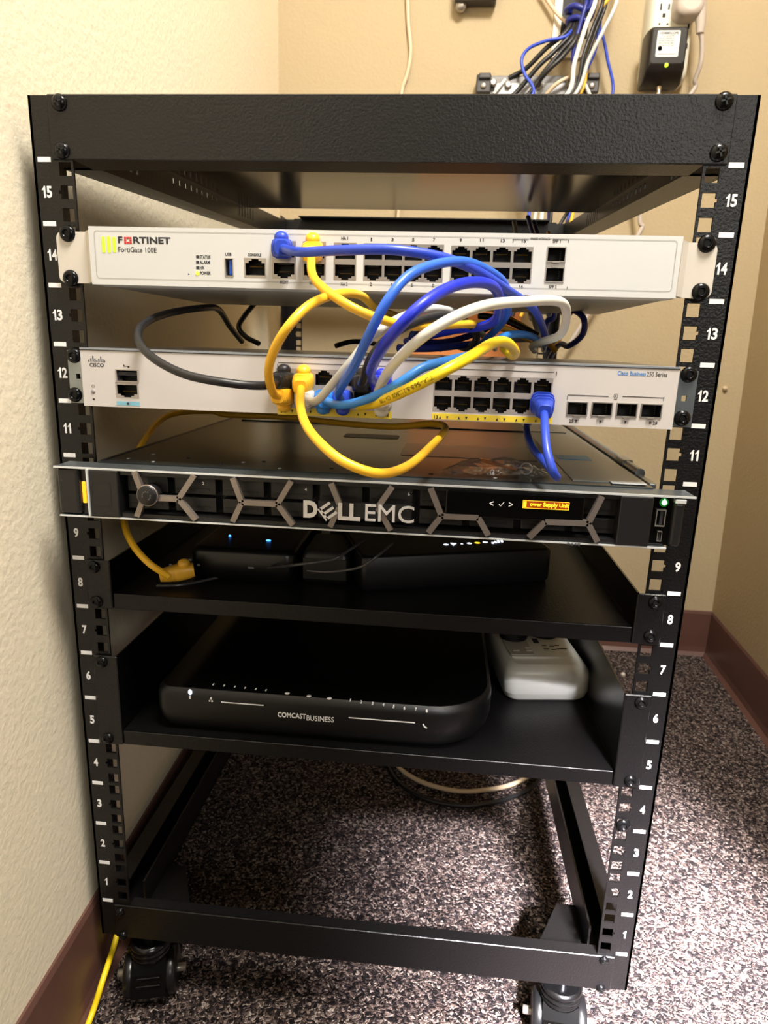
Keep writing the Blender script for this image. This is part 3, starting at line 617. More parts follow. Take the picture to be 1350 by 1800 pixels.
# left ear
mb = MB(); q = (-0.2402,0.4270)[0]; r2 = (-0.2223,0.4287)[0]
mb.box(-.2405, r2, SY+.002, -.008, ZL, ZU, 0, .003, 3); r3 = (-0.2147,0.4294)[0]
mb.box(r2, r3, SY+.006, -.008, ZL, ZU, 0); mb.box(r3, r3+.0012, SY-.001, SY+.02, ZL, ZU, 1)
mb.build('left_latch', [bz, mat('trim_silver', (205,210,212), .25, .8)], sv)
mb = MB(); q = (-0.2205,0.4211,0.0030,0.0173); mb.box(q[0]-q[2]/2, q[0]+q[2]/2, -.0312, -.029, q[1]-q[3]/2, q[1]+q[3]/2, 0, .0006); q = (-0.2239,0.4223,0.0033,0.0032); mb.box(q[0]-q[2]/2, q[0]+q[2]/2, -.0308, -.029, q[1]-q[3]/2, q[1]+q[3]/2, 0, .0005)
mb.build('amber_light', mat('amber_led', (255,165,30), .4, emit=1.4), sv)
# right ear with power button
mb = MB(); xe = (0.2265,0.4278)[0]
mb.box(xd+.0003, xe, SY+.006, -.008, ZL, ZU, 0); mb.box(xe, .2345, SY+.002, -.008, ZL, ZU-.004, 1, .002, 2)
mb.box(xe+.0005, .2345, SY+.001, SY+.006, ZU-.0042, ZU-.001, 2, .0004)
mb.build('control_panel', [gloss, bz, mat('trim_silver', (205,210,212), .25, .8)], sv)
q = (0.2203,0.4359,0.0064,0.0067); mb = MB(); mb.lathe([(q[2]*.5,-.001),(q[2]*.5,.0006),(q[2]*.42,.001),(0,.001)], (q[0],-.030,q[1]), (0,-1,0), 0, 24)
mb.lathe([(q[2]*.30,.0011),(q[2]*.30,.0014),(q[2]*.22,.0014),(q[2]*.22,.0011)], (q[0],-.030,q[1]), (0,-1,0), 1, 24); mb.box(q[0]-.0004, q[0]+.0004, -.0317, -.031, q[1]+.0004, q[1]+.0028, 1)
mb.build('power_button', [mat('green_glow', (20,120,40), .4, emit=.5), mat('green_led', (190,255,200), .4, emit=1.6)], sv)
for q, n in (((0.2190,0.4243,0.0068,0.0127), 'usb_port'), ((0.2199,0.4105,0.0032,0.0077), 'micro_usb_port')):
    o = usb_mb(q[2], q[3], 1).build(n, [chrome, deep, ink], None, (0,0,0)); o.parent = sv; o.location = Vector((q[0],-.0312,q[1]))-wloc(sv)
# slide rails
for sx, nm in ((-1,'grey steel slide rail along the left side of the server'),(1,'grey steel slide rail along the right side of the server')):
    rt = thing('slide_rail', (sx*.222,.3,.40), nm, 'slide rail', 'slide rails beside the server')
    mb = MB(); mb.box(*sorted((sx*.2178, sx*.2215)), .002, .78, .402, .440, 0); mb.box(*sorted((sx*.2178, sx*.2240)), .03, .78, .437, .4395, 0); mb.build('outer_channel', steel, rt)
    if sx > 0:
        mb = MB(); mb.tube([(.2228,.045,.4432),(.2228,.6,.4432)], .0042, 12); mb.box(.2180, .2275, .085, .11, .4395, .4480, 0, .001); mb.build('rail_rod', mat('pale_rail_steel', (160,166,170), .3, .5, var=(30,.08)), rt)
        mb = MB(); mb.box(.2195, .2250, .006, .045, .4380, .4425, 0, .001); mb.build('rail_catch', steel, rt)

# ------------------------------------------------------------------ long black modem on the lower shelf
def outline(x0, x1, y0, y1, rs, n=8):     # corner radii: front-left, front-right, back-right, back-left
    out = []
    for (cx, cy, r, a0) in ((x0+rs[0],y0+rs[0],rs[0],180),(x1-rs[1],y0+rs[1],rs[1],270),(x1-rs[2],y1-rs[2],rs[2],0),(x0+rs[3],y1-rs[3],rs[3],90)):
        for i in range(n+1):
            a = math.radians(a0+90*i/n); out.append((cx+r*math.cos(a), cy+r*math.sin(a)))
    return out
def inset(o, d):
    cx = sum(p[0] for p in o)/len(o); cy = sum(p[1] for p in o)/len(o); mx = max(abs(p[0]-cx) for p in o); my = max(abs(p[1]-cy) for p in o)
    return [(cx+(p[0]-cx)*(1-d/mx), cy+(p[1]-cy)*(1-d/my)) for p in o]
modem = thing('cable_modem', (-.03,.12,.1915), 'long black cable modem with white front lettering on the lower shelf', 'modem')
mz = 4*U+.0003+.0137; mh = .043
mdm = mat('satin_black_modem', (7,7,8), .42, 0, (500,.15,.0003), spec=.4, var=(40,.2))
o_ = outline(-.1900, .1160, .004, .25, (.012,.055,.02,.02))
mb = MB(); mb.loft([[(p[0],p[1],mz+z) for p in inset(o_, d)] for z, d in ((.0,.010),(.004,.006),(.012,.002),(.022,0),(.036,0),(.0405,.0012),(mh,.004))])
mb.build('case', [mdm], modem)
mb = MB(); mb.prism(inset(o_, .0045), mz+mh-.0002, mz+mh+.0004, 0, lambda a, b, c: (a, b, c)); mb.build('glossy_top', gloss, modem)
mb = MB(); Y = .004; ycal = .005
mb.text('COMCAST', (-0.0633,0.2178,0.0257,0.0051), Y, 0, .0003, bold=True); mb.text('BUSINESS', (-0.0376,0.2167,0.0245,0.0051), Y, 0, .0003)
q = (-0.1083,0.2256,0.0389,0.0009); mb.box(q[0]-q[2]/2, q[0]+q[2]/2, Y-.0003, Y+.0005, q[1]-q[3]/2, q[1]+q[3]/2)
q = (0.0172,0.2201,0.0587,0.0009); mb.box(q[0]-q[2]/2, q[0]+q[2]/2, Y-.0003, Y+.0005, q[1]-q[3]/2, q[1]+q[3]/2)
for q in ((-0.1564,0.2277,0.0016,0.0023), (-0.1369,0.2282,0.0016,0.0017), (-0.1383,0.2259,0.0013,0.0014), (-0.1360,0.2258,0.0013,0.0014)): mb.box(q[0]-q[2]/2, q[0]+q[2]/2, Y-.0003, Y+.0005, q[1]-q[3]/2, q[1]+q[3]/2)
q = (0.0554,0.2178,0.0035,0.0039); mb.bar((q[0]-q[2]/2,Y-.0003,q[1]+q[3]/2), (q[0]-q[2]*.1,Y-.0003,q[1]-q[3]*.1), .0012, .0003, (0,-1,0)); mb.bar((q[0]-q[2]*.2,Y-.0003,q[1]-q[3]*.1), (q[0]+q[2]/2,Y-.0003,q[1]-q[3]*.45), .0012, .0003, (0,-1,0))
zz = mz+mh
def T3(a, b, c): return (a, c, b)
tops = [(-0.1390,0.0151,0.2350),(-0.1287,0.0146,0.2350),(-0.1185,0.0140,0.2350),(-0.1088,0.0134,0.2350),(-0.0987,0.0128,0.2350),(-0.0891,0.0122,0.2350)]
for p in tops: mb.box(p[0]-.0006, p[0]+.0006, p[1], p[1]+.003, zz+.0003, zz+.0006)
for i, p in enumerate(((-0.0114,0.0077,0.2350),(-0.0016,0.0062,0.2350),(0.0087,0.0049,0.2350),(0.0183,0.0043,0.2350),(0.0274,0.0028,0.2350),(0.0369,0.0014,0.2350),(0.0469,0.0010,0.2350),(0.0563,-0.0005,0.2350))):
    mb.text(str(i+1), (p[0], p[1], .0016 if i else .0008, .0045), zz, 0, mp=lambda a, b, c: (a, b, zz+.0007 if c < zz else zz))
for p in ((-0.0690,0.0111,0.2350),(-0.0489,0.0091,0.2350),(-0.0302,0.0079,0.2350)): mb.lathe([(.0022,.0003),(.0022,.0006),(0,.0006)], (p[0],p[1],zz), (0,0,1), 0, 10)
mb.build('printed_legends', mat('grey_white_print', (215,215,215), .5, var=(60,.05)), modem)
p = (-0.1563,0.0045,0.2354); mb = MB(); mb.sphere((p[0], .0045, min(p[2], zz-.002)), .0022, 0, (.8,.5,1.2)); mb.build('power_light', mat('white_blue_led', (215,228,255), .4, emit=3), modem)

# ------------------------------------------------------------------ white power strip on the lower shelf
ps = thing('power_strip', (.165,.2,mz), 'white power strip with black plugs at the right end of the lower shelf', 'power strip')
psm = mat('white_strip_plastic', (205,205,200), .35, 0, var=(12,.03))
A = math.radians(8); Mp = Matrix.Translation((.1640,.205,mz)) @ Matrix.Rotation(A, 4, 'Z')
def trm(mb, M_): mb.v = [M_ @ q for q in mb.v]; return mb
o_ = outline(-.0445, .0445, -.1, .14, (.012,.012,.012,.012))
mb = MB(); mb.loft([[(p[0],p[1],z) for p in inset(o_, d)] for z, d in ((.0,.006),(.004,.002),(.009,.0008),(.010,0),(.028,0),(.033,.0015),(.037,.005),(.0385,.009))])
trm(mb, Mp).build('housing', psm, ps)
mb = MB(); mb.prism(outline(-.034, .030, -.078, .12, (.004,.004,.004,.004)), .0384, .0405, 0, lambda a, b, c: (a, b, c)); mb.prism(outline(-.034, -.010, -.074, .12, (.003,)*4), .0404, .0412, 1, lambda a, b, c: (a, b, c))
trm(mb, Mp).build('socket_panel', [psm, mat('strip_grey_panel', (165,162,156), .4, var=(12,.03))], ps)
mb = MB()
for x, y in ((.004,-.06),(.004,-.052),(.012,-.062),(.012,-.054),(.018,-.052),(.018,-.060)): mb.box(x, x+.005, y, y+.0012, .0404, .0409, 0)
for x, y in ((-.030,-.066),(-.016,-.060),(-.016,-.066)): mb.box(x, x+.006, y, y+.0015, .0411, .0418, 1)
mb.box(.022, .029, -.060, -.058, .0404, .0409); mb.box(-.003, .003, -.045, -.035, .0404, .0409); 
trm(mb, Mp).build('printed_legends', [ink, psm], ps)
for i, (x, y, l) in enumerate(((-.022,-.030,'black round plug pushed into the left socket of the power strip'),(.014,-.022,'black ribbed plug pushed into the right socket of the power strip'))):
    mb = MB(); mb.loft([[(x+.015*s*math.cos(2*math.pi*k/24), y+.015*s*math.sin(2*math.pi*k/24), z) for k in range(24)] for z, s in ((.0408,1),(.055,1),(.058,.92),(.066,.7),(.0665,.01))])
    for k in range(5): mb.loft([[(x+.0156*math.cos(2*math.pi*j/24), y+.0156*math.sin(2*math.pi*j/24), z) for j in range(24)] for z in (.043+k*.0025, .044+k*.0025)])
    tag(trm(mb, Mp).build('power_plug', black), l, 'plug')

# ------------------------------------------------------------------ devices on the upper shelf
sz = 7*U+.0003+.0137
dk = mat('satin_black_router', (7,7,8), .35, 0, var=(40,.2))
rt = thing('wifi_router', (-.12,.11,sz), 'small black router with blue lights at the left of the upper shelf', 'router')
mb = MB(); mb.loft([[(p[0],p[1],sz+z) for p in inset(outline(-.168, -.070, .045, .19, (.01,)*4), d)] for z, d in ((0,.003),(.003,0),(.026,0),(.030,.002),(.031,.006))]); mb.build('case', dk, rt)
mb = MB()
p = (-0.1429,0.0860,0.3570); mb.sphere((p[0], p[1], sz+.0312), .0012); p = (-0.1026,0.0783,0.3570); mb.sphere((p[0], p[1], sz+.0312), .0011, 0, (2.2,1,.8))
mb.build('status_lights', mat('blue_led', (60,140,255), .4, emit=5), rt)
mb = MB()
for i, s in enumerate(((-0.1674,0.3439,0.0027,0.0016), (-0.1595,0.3394,0.0027,0.0016), (-0.1103,0.3398,0.0053,0.0016), (-0.1860,0.3378,0.0027,0.0016))): mb.box(s[0]-s[2]/2, s[0]+s[2]/2, .0447, .0455, s[1]-s[3]/2, s[1]+s[3]/2)
mb.build('printed_legends', mat('dim_print', (120,120,120), .5, var=(60,.05)), rt)
g = thing('gateway_box', (.07,.14,sz), 'black gateway with a row of small white icons under the server', 'gateway')
A = math.radians(19); Mg = Matrix.Translation((-.0077,.0375,sz)) @ Matrix.Rotation(A, 4, 'Z')
mb = MB(); mb.loft([[(p[0],p[1],z) for p in inset(outline(0, .185, 0, .18, (.006,)*4), d)] for z, d in ((0,.002),(.003,0),(.031,0),(.0328,.001),(.0332,.003))]); trm(mb, Mg).build('case', mat('plum_black_plastic', (13,12,16), .45, 0, var=(40,.2)), g)
mb = MB(); ic = MB()
zg = sz+.0333
for i, p in enumerate(((0.0661,0.0912,0.3585), (0.0731,0.0926,0.3585), (0.0812,0.0961,0.3585), (0.0884,0.0994,0.3585), (0.0961,0.1028,0.3585), (0.1039,0.1063,0.3585), (0.1110,0.1057,0.3585), (0.1139,0.1082,0.3585), (0.1168,0.1108,0.3585), (0.1202,0.1124,0.3585))):
    r = .0026 if i in (0,1,3,5) else .0014
    if i == 4: ic.lathe([(.0028,0),(0,.0004)], (p[0],p[1],zg), (0,0,1), 0, 12)
    elif i == 1: mb.prism([(p[0]-.003,p[1]+.004),(p[0],p[1]-.004),(p[0]+.003,p[1]+.004)], zg, zg+.0004, 0, lambda a, b, c: (a, b, c))
    elif i > 5: mb.box(p[0]-.0011, p[0]+.0011, p[1]-.003, p[1]+.0015*(i-5), zg, zg+.0004)
    else: mb.lathe([(r,0),(0,.0004)], (p[0],p[1],zg), (0,0,1), 0, 10)
mb.build('white_icon_lights', mat('white_icon_led', (235,240,255), .4, emit=1.6), g); ic.build('yellow_icon_light', mat('yellow_icon_led', (255,215,40), .4, emit=1.6), g)
mb = MB(); p = (-0.0930,0.0370,0.3262)
mb.loft([[(q[0],q[1],sz+z) for q in inset(outline(-.066, -.022, .055, .12, (.006,)*4), d)] for z, d in ((0,.002),(.002,0),(.026,0),(.030,.003))]); mb.box(-.064, -.024, .0545, .056, sz+.004, sz+.024)
tag(mb.build('power_brick', mat('brick_black', (18,18,17), .4, 0, var=(40,.2))), 'small black power brick between router and gateway on the upper shelf', 'power supply')

# ------------------------------------------------------------------ cables
def cmat(name, rgb, rough=.38): return mat(name, rgb, rough, 0, (160,.12,.0006), var=(25,.07))
BLUE = cmat('blue_jacket', (44,72,190)); ROYAL = cmat('royal_blue_jacket', (28,48,205)); MID = cmat('mid_blue_jacket', (50,105,215)); SKY = cmat('sky_blue_jacket', (52,130,215))
NAVY = cmat('navy_jacket', (26,40,130)); YEL = cmat('yellow_jacket', (246,190,44)); YEL2 = cmat('lemon_jacket', (248,214,30)); WHT = cmat('white_jacket', (228,226,216)); GRY = cmat('pale_grey_jacket', (196,198,196))
BLK = cmat('black_jacket', (24,24,27), .42); BEI = cmat('beige_jacket', (212,190,160)); DYEL = cmat('amber_jacket', (222,170,52))
def plug_mb(side, ribs=5):
    # axis -y, origin at the port mouth; side +1: clip bulb up, -1: down
    mb = MB(); 
    mb.loft([[(a*x_, y_, b*z_) for a, b in ((-1,-1),(-.6,-1.25),(.6,-1.25),(1,-1),(1.15,-.4),(1.15,.4),(1,1),(.6,1.25),(-.6,1.25),(-1,1),(-1.15,.4),(-1.15,-.4))] for y_, x_, z_ in ((.004,.0046,.0032),(-.001,.0052,.0040),(-.009,.0053,.0043),(-.010,.0050,.0041),(-.016,.0045,.0038),(-.022,.0034,.0032),(-.0225,.0030,.0030))], 0)
    for k in range(ribs):
        y_ = -.0115-k*.0021; r = 1-.055*k
        mb.loft([[(a*.0049*r, yy, b*.0041*r) for a, b in ((-1,-1),(-.6,-1.28),(.6,-1.28),(1,-1),(1.18,-.4),(1.18,.4),(1,1),(.6,1.28),(-.6,1.28),(-1,1),(-1.18,.4),(-1.18,-.4))] for yy in (y_, y_-.0010)], 0)
    if side: mb.sphere((0,-.003,side*.0060), .0040, 0, (1.05,1.25,.85))
    else:
        for k in range(5):
            y_ = -.002-k*.0035; r = 1.12-.09*k; mb.loft([[(a*.0052*r, yy, b*.0045*r) for a, b in ((-1,-1),(-.6,-1.28),(.6,-1.28),(1,-1),(1.18,-.4),(1.18,.4),(1,1),(.6,1.28),(-.6,1.28),(-1,1),(-1.18,.4),(-1.18,-.4))] for yy in (y_, y_-.0022)], 0)
    mb.v = [Vector((q.x*1.28, q.y*1.12, q.z*1.28)) for q in mb.v]
    return mb
def fit_plug(mb, base, tail=None):
    # bend the plug so that its tail looks along (tail-base)
    base = Vector(base); d = (Vector(tail)-base).normalized() if tail else Vector((0,-1,0))
    q = Vector((0,-1,0)).rotation_difference(d)
    mb.v = [base + (Vector(v).lerp(q @ v, min(1, max(0, -v.y/.010))) if v.y < 0 else v) for v in mb.v]
    return base+d*.0235
def cable(label, m, pts, r=.0029, plugs=(), cat='cable', group=None, name='ethernet_cable', n=9, texts=()):
    """plugs: list of (end 0/1, base, side, material)"""
    pts = [Vector(p) for p in pts]; built = []
    for end, base, side, pm in plugs:
        nxt = pts[0] if end == 0 else pts[-1]
        mb = plug_mb(side); base = Vector(base); d = (nxt-base); tail = base+Vector((d.x*.55, min(d.y, -.012), d.z*.55))
        e = fit_plug(mb, base, tail); built.append((mb, pm))
        if end == 0: pts.insert(0, e-(e-base)*.2)
        else: pts.append(e-(e-base)*.2)
    sp_ = spline(pts, n); mb = MB(); mb.tube(sp_, r, 14)
    o = mb.build(name, m); tag(o, label, cat, group)
    for mb, pm in built: mb.build('plug', pm, o)
    for t in texts: cable_text(sp_, r, o, *t)
    return o
def cable_text(sp_, r, parent, txt, start, h, color, rev=False, side=0.0):
    L = [0]
    for i in range(1, len(sp_)): L.append(L[-1]+(sp_[i]-sp_[i-1]).length)
    camp = Vector((.0586,-.5177,.5407))
    def at(s):
        s = max(0, min(L[-1]-1e-6, s)); i = 0
        while i < len(L)-2 and L[i+1] < s: i += 1
        t = (s-L[i])/(L[i+1]-L[i]); return sp_[i].lerp(sp_[i+1], t), (sp_[i+1]-sp_[i]).normalized()
    tm = MB(); tm.text(txt, (0,0,1,h), 0, 0, 0, mp=lambda a, b, c: (a, b, 0), fitw=False)
    xa = min(q.x for q in tm.v); out = []
    for q in tm.v:
        s = start+(q.x-xa)*(-1 if rev else 1); p, t = at(s)
        n = (camp-p); n = (n-t*n.dot(t)).normalized(); b = t.cross(n) if not rev else -t.cross(n)
        b = -b; ph = q.y/r+side; out.append(p+(n*math.cos(ph)+b*math.sin(ph))*(r+.00012))
    tm.v = out; tm.build('jacket_print', color, parent)
GP = 'patch cables plugged into the switch and firewall'
# firewall plugs
b0 = (-0.0663,-0.0080,0.6063); b1 = (-0.0431,-0.0080,0.6060)
cable('dark blue patch cable leaving the top left firewall port and crossing its front', BLUE, [(-0.0382,-0.0750,0.5962),(-0.0079,-0.1000,0.5945),(0.0231,-0.1050,0.5947),(0.0513,-0.0950,0.5924),(0.0744,-0.0750,0.5869),(0.0970,-0.0450,0.5779),(0.1169,-0.0100,0.5702),(0.1312,0.0400,0.5603),(0.1462,0.1200,0.5462),(.150,.30,.560)], .0030, [(0, b0, 1, BLUE)], group=GP)
cable('yellow patch cable drooping from the second firewall port, over the blue bundle', YEL, [(-0.0344,-0.0550,0.5849),(-0.0226,-0.0750,0.5742),(-0.0044,-0.0850,0.5636),(0.0133,-0.0800,0.5568),(0.0325,-0.0650,0.5532),(0.0526,-0.0350,0.5550),(0.0753,0.0000,0.5575),(0.1031,0.0600,0.5570),(0.1394,0.1500,0.5483),(.175,.36,.545)], .0030, [(0, b1, 1, YEL)], group=GP)
# switch plugs: lower row and upper row
lo = lambda i: None
pU = [(-0.0628,-0.0160,0.5127),(-0.0480,-0.0160,0.5128),(-0.0333,-0.0160,0.5124),(-0.0182,-0.0160,0.5121),(-0.0036,-0.0160,0.5122),(0.0110,-0.0160,0.5119)]
pL = [(-0.0629,-0.0160,0.5008),(-0.0480,-0.0160,0.5005),(-0.0332,-0.0160,0.5002),(-0.0180,-0.0160,0.4999),(-0.0033,-0.0160,0.5000),(0.0113,-0.0160,0.4998)]
cable('thick black cable looping from the first switch port to the far left', BLK, [(-0.0651,-0.0700,0.5114),(-0.0846,-0.0850,0.5133),(-0.1133,-0.0850,0.5179),(-0.1393,-0.0750,0.5278),(-0.1578,-0.0550,0.5390),(-0.1695,-0.0200,0.5501),(-0.1712,0.0300,0.5602),(-0.1580,0.0800,0.5677),(-0.1588,0.1200,0.5678),(-0.1644,0.1700,0.5534),(-0.1682,0.2200,0.5396)], .0029, [(0, pU[0], 1, BLK)], group=GP)
cable('yellow cable arching up from the first lower switch port towards the firewall', YEL, [(-0.0607,-0.0600,0.5063),(-0.0570,-0.0850,0.5209),(-0.0492,-0.1000,0.5356),(-0.0379,-0.1050,0.5511),(-0.0270,-0.0900,0.5645),(-0.0139,-0.0600,0.5728),(-0.0057,-0.0200,0.5743),(-0.0006,0.0300,0.5694),(0.0139,0.0800,0.5650),(0.0312,0.1400,0.5649)], .0030, [(0, pL[0], -1, YEL)], group=GP)
cable('yellow cable hanging in a deep loop below the switch down to the upper shelf', YEL, [(-0.0397,-0.0680,0.4992),(-0.0294,-0.1000,0.4904),(-0.0154,-0.1250,0.4825),(0.0011,-0.1350,0.4732),(0.0210,-0.1300,0.4664),(0.0361,-0.1000,0.4660),(0.0496,-0.0400,0.4706),(0.0596,0.0300,0.4754),(0.0480,0.0700,0.4746),(0.0107,0.1000,0.4671),(-0.0422,0.1300,0.4647),(-0.1038,0.1500,0.4664),(-0.1632,0.1500,0.4663),(-.190,.17,.467),(-.2290,.155,.462),(-.2330,.10,.440),(-.2330,.06,.405),(-0.2230,0.0350,0.3808),(-0.2094,0.0200,0.3647),(-0.1911,0.0120,0.3501),(-0.1764,0.0180,0.3368)], .0030,
      [(0, pU[1], 1, YEL)], group=GP)
cable('pale grey cable curving up from the lower switch ports behind the blue one', GRY, [(-0.0303,-0.0600,0.5016),(-0.0175,-0.0750,0.5134),(-0.0027,-0.0850,0.5299),(0.0093,-0.0750,0.5462),(0.0260,-0.0550,0.5588),(0.0440,-0.0300,0.5661),(0.0600,0.0000,0.5660),(0.0698,0.0500,0.5625),(0.0891,0.1000,0.5513),(.11,.25,.54)], .0029, [(0, pL[1], -1, WHT)], group=GP)
cable('mid blue cable rising from the lower switch ports, over the firewall face', MID, [(-0.0129,-0.0700,0.5095),(0.0016,-0.1050,0.5270),(0.0132,-0.1300,0.5455),(0.0234,-0.1350,0.5639),(0.0342,-0.1250,0.5785),(0.0484,-0.1050,0.5871),(0.0651,-0.0850,0.5913),(0.0801,-0.0650,0.5891),(0.0929,-0.0450,0.5832),(0.0988,-0.0200,0.5730),(0.0992,0.0100,0.5618),(0.0875,0.0600,0.5460),(.08,.18,.54)], .0029, [(0, pL[3], -1, BLUE)], group=GP)
cable('royal blue cable with white jacket printing arching from the upper switch ports', ROYAL, [(0.0079,-0.0700,0.5207),(0.0171,-0.1150,0.5344),(0.0295,-0.1450,0.5481),(0.0428,-0.1450,0.5617),(0.0565,-0.1250,0.5724),(0.0712,-0.1000,0.5782),(0.0841,-0.0750,0.5784),(0.0907,-0.0500,0.5716),(0.0913,-0.0200,0.5612),(0.0817,0.0000,0.5560),(0.0631,0.0300,0.5538),(0.0376,0.0600,0.5482),(0.0209,0.1000,0.5443)], .0033, [(0, pU[5], 1, ROYAL)], group=GP,
      texts=[('CABLE UTP 4PR/24 STRANDED', .030, .0028, mat('pale_jacket_print', (150,160,225), .5, var=(60,.05)), False, 0)])
cable('black cable beside the royal blue one, looping back over the switch', BLK, [(0.0031,-0.0700,0.5175),(0.0108,-0.0850,0.5338),(0.0231,-0.0850,0.5472),(0.0377,-0.0600,0.5564),(0.0561,-0.0300,0.5618),(0.0719,0.0000,0.5582),(0.0804,0.0300,0.5491),(0.0752,0.0800,0.5401),(0.0594,0.1400,0.5432),(.05,.22,.538)], .0030, [(0, pU[4], 1, BLK)], group=GP)
cable('sky blue cable sweeping right from the lower switch ports under the white one', SKY, [(-0.0105,-0.0750,0.5009),(0.0113,-0.1000,0.5081),(0.0299,-0.1150,0.5183),(0.0445,-0.1100,0.5283),(0.0614,-0.0900,0.5331),(0.0805,-0.0500,0.5382),(0.1010,0.0000,0.5501),(0.1233,0.0500,0.5515),(0.1447,0.1200,0.5457),(.17,.3,.54)], .0029, [(0, pL[2], -1, SKY)], group=GP)
cable('white cable from the twelfth switch port looping over to the right', WHT, [(0.0127,-0.0650,0.5093),(0.0245,-0.1150,0.5264),(0.0403,-0.1400,0.5422),(0.0583,-0.1400,0.5550),(0.0785,-0.1250,0.5638),(0.1013,-0.1000,0.5680),(0.1206,-0.0800,0.5704),(0.1320,-0.0600,0.5685),(0.1383,-0.0300,0.5591),(0.1395,0.0000,0.5512),(0.1324,0.0300,0.5471),(0.1303,0.0800,0.5437),(0.1388,0.1300,0.5399)], .0031, [(0, pL[5], -1, WHT)], group=GP)
cable('lemon yellow cable with black jacket printing running right across the switch', YEL2, [(-0.0001,-0.0600,0.4993),(0.0168,-0.1000,0.5058),(0.0379,-0.1350,0.5171),(0.0552,-0.1400,0.5267),(0.0708,-0.1250,0.5353),(0.0847,-0.1000,0.5434),(0.0947,-0.0800,0.5445),(0.1033,-0.0500,0.5390),(0.1053,-0.0100,0.5359),(0.1035,0.0500,0.5410),(.12,.2,.54)], .0033, [], group=GP,
      texts=[('TIA-568-B.2 LL84201 CSA TYPE', .103, .0026, ink, True, 0)])
cable('blue cable with ribbed boot hanging from the last lower switch port', BLUE, [(0.1265,-0.0600,0.4881),(0.1270,-0.0750,0.4754),(0.1314,-0.0800,0.4632),(0.1359,-0.0660,0.4577),(0.1339,-0.0300,0.4603),(0.1292,0.0200,0.4653),(0.1288,0.0600,0.4756),(0.1375,0.1000,0.4801),(0.1574,0.2000,0.4914)], .0029, [(0, (0.1288,-0.0160,0.5030), 0, BLUE)], group=GP)
# bundle behind
BG = 'cables gathered behind the firewall'
cable('blue cable looping out at the right behind the firewall', NAVY, [(.16,.42,.70),(0.1724,0.2200,0.5842),(0.1826,0.2000,0.5806),(0.1898,0.1800,0.5717),(0.1903,0.1800,0.5566),(0.1815,0.2000,0.5454),(0.1751,0.2500,0.5410),(.17,.4,.47)], .0030, group=BG)
cable('thin black cable in the gap left of centre behind the firewall', BLK, [(-0.1707,0.3000,0.5897),(-0.1825,0.2800,0.5689),(-0.1866,0.2700,0.5556),(-0.1756,0.2600,0.5448),(-0.1575,0.2500,0.5376)], .0030, group=BG)
cable('black cable arched low on the switch lid behind the blue cables', BLK, [(-0.0570,0.1800,0.5381),(-0.0438,0.1900,0.5425),(-0.0301,0.2000,0.5430),(-0.0170,0.2200,0.5405)], .0026, group=BG)
cable('navy cable lying across the back of the switch lid', NAVY, [(0.0193,0.0200,0.5385),(0.0456,0.0400,0.5392),(0.0740,0.0800,0.5429),(0.1059,0.1200,0.5480),(0.1407,0.2000,0.5509)], .0030, group=BG)
cable('second yellow cable slanting down behind the white loop', DYEL, [(0.1007,0.2500,0.5841),(0.1223,0.2400,0.5723),(0.1434,0.2300,0.5608),(0.1609,0.2200,0.5494),(0.1725,0.2200,0.5393)], .0030, group=BG)
cable('grey cable hanging behind the white loop', GRY, [(.135,.42,.70),(0.1437,0.2500,0.5851),(0.1460,0.2200,0.5721),(0.1488,0.2000,0.5574),(0.1482,0.2000,0.5443)], .0030, group=BG)
cable('blue cable hanging beside the grey one behind the white loop', BLUE, [(.16,.5,.72),(0.1732,0.2800,0.5906),(0.1658,0.2600,0.5712),(0.1633,0.2500,0.5558),(0.1690,0.2500,0.5408)], .0032, group=BG)
cable('short yellow cable dropping right of the white loop', YEL, [(.19,.5,.70),(0.1905,0.3000,0.5765),(0.1846,0.2800,0.5569),(0.1782,0.2700,0.5410)], .0030, group=BG)
cable('black cable crossing the bundle below the firewall', BLK, [(0.0865,0.1600,0.5708),(0.1067,0.1500,0.5683),(0.1250,0.1400,0.5607),(0.1415,0.1400,0.5534)], .0030, group=BG)
cable('dark navy loop behind the black cable above the switch', NAVY, [(0.0316,0.0800,0.5564),(0.0270,0.0800,0.5468),(0.0440,0.1000,0.5440),(0.0644,0.1200,0.5468),(0.0908,0.1400,0.5572),(0.1067,0.1500,0.5683)], .0030, group=BG)

# plug and thin lead on the upper shelf
p = (-0.1733,0.0180,0.3360)
mb = plug_mb(1); 
d = Vector((.92,.38,.12)).normalized(); q = Vector((0,1,0)).rotation_difference(d); pb = Vector((-0.1628,0.0300,0.3389))
mb.v = [pb+(q @ v) for v in mb.v]
o = mb.build('network_plug', DYEL); tag(o, 'amber ribbed network plug lying at the front of the small router', 'plug')
cable('thin black twin lead lying along the upper shelf', mat('shiny_black_lead', (60,60,62), .2, 0, var=(50,.1)), [(-0.1883,0.0180,0.3270),(-0.1675,0.0246,0.3270),(-0.1435,0.0457,0.3275),(-0.1176,0.0670,0.3290),(-0.0612,0.0120,0.3566),(-0.0291,0.0100,0.3643),(-0.0175,0.0200,0.3694),(-0.0064,0.0400,0.3733)], .0013, name='power_lead')
cable('thin black lead hanging in a curve in front of the power brick', mat('shiny_black_lead', (60,60,62), .2), [(-0.0526,0.0180,0.3499),(-0.0324,0.0160,0.3508),(-0.0077,0.0140,0.3567),(0.0064,0.0160,0.3660),(0.0195,0.0300,0.3751)], .0012, name='power_lead')
